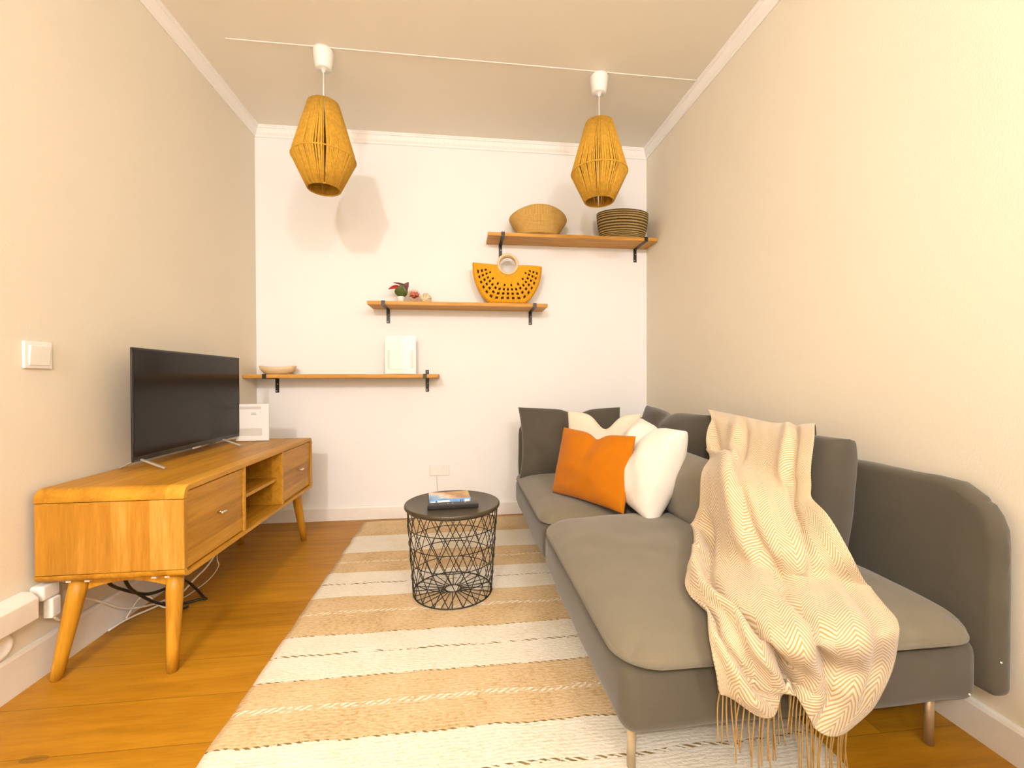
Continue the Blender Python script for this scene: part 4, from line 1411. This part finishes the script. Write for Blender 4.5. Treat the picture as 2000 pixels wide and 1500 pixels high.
# ------------------------------------------------------------------ blanket
NET = [[[2.73,-1.36,0.7],[2.73,-1.5,0.7],[2.73,-1.65,0.7],[2.73,-1.8,0.7],[2.73,-1.93,0.7]],[[2.63,-1.194,0.814],[2.63,-1.406,0.801],[2.63,-1.586,0.792],[2.63,-1.722,0.794],[2.62,-1.844,0.807]],[[2.52,-1.388,0.79],[2.52,-1.568,0.775],[2.52,-1.732,0.772],[2.52,-1.856,0.779],[2.52,-1.956,0.79]],[[2.46,-1.501,0.712],[2.455,-1.664,0.721],[2.455,-1.818,0.725],[2.46,-1.929,0.731],[2.475,-2.009,0.738]],[[2.42,-1.566,0.673],[2.4,-1.731,0.711],[2.41,-1.866,0.678],[2.44,-1.954,0.672],[2.46,-2.026,0.68]],[[2.3,-1.713,0.648],[2.29,-1.868,0.682],[2.33,-1.973,0.648],[2.41,-2.001,0.614],[2.45,-2.041,0.639]],[[2.26,-1.771,0.545],[2.25,-1.942,0.579],[2.29,-2.048,0.587],[2.38,-2.075,0.57],[2.43,-2.124,0.61]],[[2.24,-1.759,0.46],[2.22,-1.987,0.501],[2.25,-2.121,0.529],[2.35,-2.145,0.52],[2.42,-2.185,0.532]],[[2.13,-1.933,0.445],[2.176,-2.054,0.455],[2.248,-2.134,0.465],[2.354,-2.166,0.46],[2.483,-2.168,0.44]],[[2.019,-2.088,0.425],[2.076,-2.183,0.445],[2.179,-2.231,0.45],[2.302,-2.254,0.45],[2.453,-2.238,0.43]],[[2.007,-2.213,0.42],[2.054,-2.257,0.435],[2.132,-2.307,0.445],[2.252,-2.328,0.445],[2.433,-2.292,0.42]],[[1.972,-2.278,0.405],[2.029,-2.303,0.41],[2.107,-2.353,0.425],[2.221,-2.366,0.42],[2.406,-2.321,0.405]],[[1.966,-2.3,0.378],[2.027,-2.315,0.372],[2.14,-2.32,0.36],[2.266,-2.32,0.344],[2.429,-2.29,0.324]],[[1.973,-2.305,0.337],[2.03,-2.32,0.329],[2.156,-2.3,0.311],[2.25,-2.33,0.301],[2.395,-2.3,0.279]],[[1.981,-2.3,0.302],[2.038,-2.325,0.296],[2.15,-2.3,0.288],[2.244,-2.33,0.261],[2.358,-2.3,0.23]],[[1.989,-2.295,0.29],[2.081,-2.325,0.255],[2.152,-2.295,0.264],[2.196,-2.335,0.212],[2.303,-2.3,0.19]]]
NU, NV = 72, 150


def cr1(P, t):
    n = len(P) - 1
    f = max(0, min(n - 1e-6, t * n)); i = int(f); f -= i
    a, b, c, d = P[max(0, i - 1)], P[i], P[i + 1], P[min(n, i + 2)]
    return 0.5 * ((2 * b) + (c - a) * f + (2 * a - 5 * b + 4 * c - d) * f * f + (3 * b - a - 3 * c + d) * f ** 3)


rows = [[Vector(p) for p in r] for r in NET]
for p in rows[1] + rows[2]:
    p.z += 0.024
rows[-1][2].z += 0.030; rows[-2][2].z += 0.016
for p in rows[0]:
    p.z += 0.06; p.x -= 0.045; p.y = -1.40 + (p.y + 1.36) * 0.66
for r_ in rows[3:7]:
    for p in r_:
        p.x -= 0.012
grid = []
for j in range(NV + 1):
    v = j / NV
    ctrl = [cr1([r[k_] for r in rows], v) for k_ in range(5)]
    grid.append([cr1(ctrl, i / NU) for i in range(NU + 1)])


def gnorm(j, i):
    a = grid[j][min(NU, i + 1)] - grid[j][max(0, i - 1)]
    b = grid[min(NV, j + 1)][i] - grid[max(0, j - 1)][i]
    n_ = a.cross(b)
    return n_.normalized() if n_.length > 1e-9 else Vector((0, 0, 1))


def crease(u, v, pts, wid):
    """signed profile of a fold running along a polyline in (u,v)"""
    best = 9
    for (u0, v0), (u1, v1) in zip(pts[:-1], pts[1:]):
        if v0 - 0.02 <= v <= v1 + 0.02:
            t = (v - v0) / max(1e-6, v1 - v0)
            uu = u0 + (u1 - u0) * t
            if abs(u - uu) < abs(best): best = u - uu
    if best == 9: return 0.0
    fade = min(1.0, max(0, (v - pts[0][1] + 0.02) / 0.06), max(0, (pts[-1][1] - v + 0.02) / 0.06))
    x = best / wid
    return fade * (math.exp(-(x + 1.0) ** 2 * 1.2) - 1.15 * math.exp(-(x * 2.0) ** 2))


FOLDS = [([(0.33, 0.10), (0.34, 0.30), (0.42, 0.45), (0.56, 0.56)], 0.075, 0.020),
         ([(0.80, 0.07), (0.80, 0.28), (0.72, 0.45), (0.68, 0.55)], 0.070, 0.018),
         ([(0.45, 0.52), (0.62, 0.66), (0.72, 0.74)], 0.070, 0.018),
         ([(0.10, 0.42), (0.12, 0.55), (0.30, 0.66), (0.44, 0.78), (0.52, 1.0)], 0.060, 0.032),
         ([(0.02, 0.62), (0.10, 0.72), (0.25, 0.84), (0.34, 0.97)], 0.060, 0.020),
         ([(0.62, 0.70), (0.68, 0.82), (0.72, 1.0)], 0.07, 0.018),
         ([(0.86, 0.52), (0.88, 0.70), (0.86, 0.92)], 0.06, 0.010),
         ([(0.0, 0.12), (0.16, 0.24), (0.33, 0.30)], 0.08, 0.018)]
disp = []
for j in range(NV + 1):
    row = []
    for i in range(NU + 1):
        u, v = i / NU, j / NV
        d = 0.0
        for pts, wid, amp in FOLDS:
            d += amp * crease(u, v, pts, wid)
        d += 0.004 * math.sin(u * 19 + 3 * math.sin(v * 5)) * min(1, v * 2)
        d += 0.004 * mnoise.noise(Vector((u * 5, v * 9, 2)))
        row.append(grid[j][i] + gnorm(j, i) * (d + 0.004) * -1)
    disp.append(row)
# make sure displacement pushes away from the furniture (towards room / up)
tst = gnorm(NV // 2, NU // 2)
if (tst.z - tst.y - tst.x) > 0:
    for j in range(NV + 1):
        for i in range(NU + 1):
            disp[j][i] = grid[j][i] * 2 - disp[j][i]
# cloth lengths for the weave pattern
vlen = [0.0]
for j in range(1, NV + 1):
    vlen.append(vlen[-1] + sum((disp[j][i] - disp[j - 1][i]).length for i in (10, 25, 40, 55)) / 4)
vs = [p for row in disp for p in row]
fs, uvs = [], []
CLW = 0.86
for j in range(NV):
    for i in range(NU):
        a = j * (NU + 1) + i
        fs.append((a, a + 1, a + NU + 2, a + NU + 1))
        uvs.append([(CLW * i / NU, vlen[j]), (CLW * (i + 1) / NU, vlen[j]), (CLW * (i + 1) / NU, vlen[j + 1]), (CLW * i / NU, vlen[j + 1])])
blk = thing('throw_blanket', (2.3, -2.0, 0.45), 'cream herringbone throw blanket draped over the sofa, fringed at the bottom', 'blanket')
mb = MB(); mb.add(vs, fs, uvs)
part('cloth', mb, M['blanket'], blk, smooth=True, solid=0.005, fix=False)
mb = MB()
for k_ in range(46):
    u = (k_ + 0.5) / 46
    if 0.42 < u < 0.52: continue
    p = cr1(disp[NV], u) + Vector((0, 0.006, 0.004))
    L_ = rnd.uniform(0.10, 0.14)
    if u > 0.6: L_ = rnd.uniform(0.12, 0.16)
    zf = max(p.z - L_, 0.012)
    dx = rnd.uniform(-0.012, 0.012)
    mb.tube(spline([p, p + Vector((dx * .4, 0.004 + rnd.uniform(-.004, .004), -(p.z - zf) * .4)), p + Vector((dx, rnd.uniform(-.006, .006), -(p.z - zf)))], 4), 0.0016, 5)
part('fringe', mb, M['fringe'], blk, smooth=True, label='tan twisted fringe')
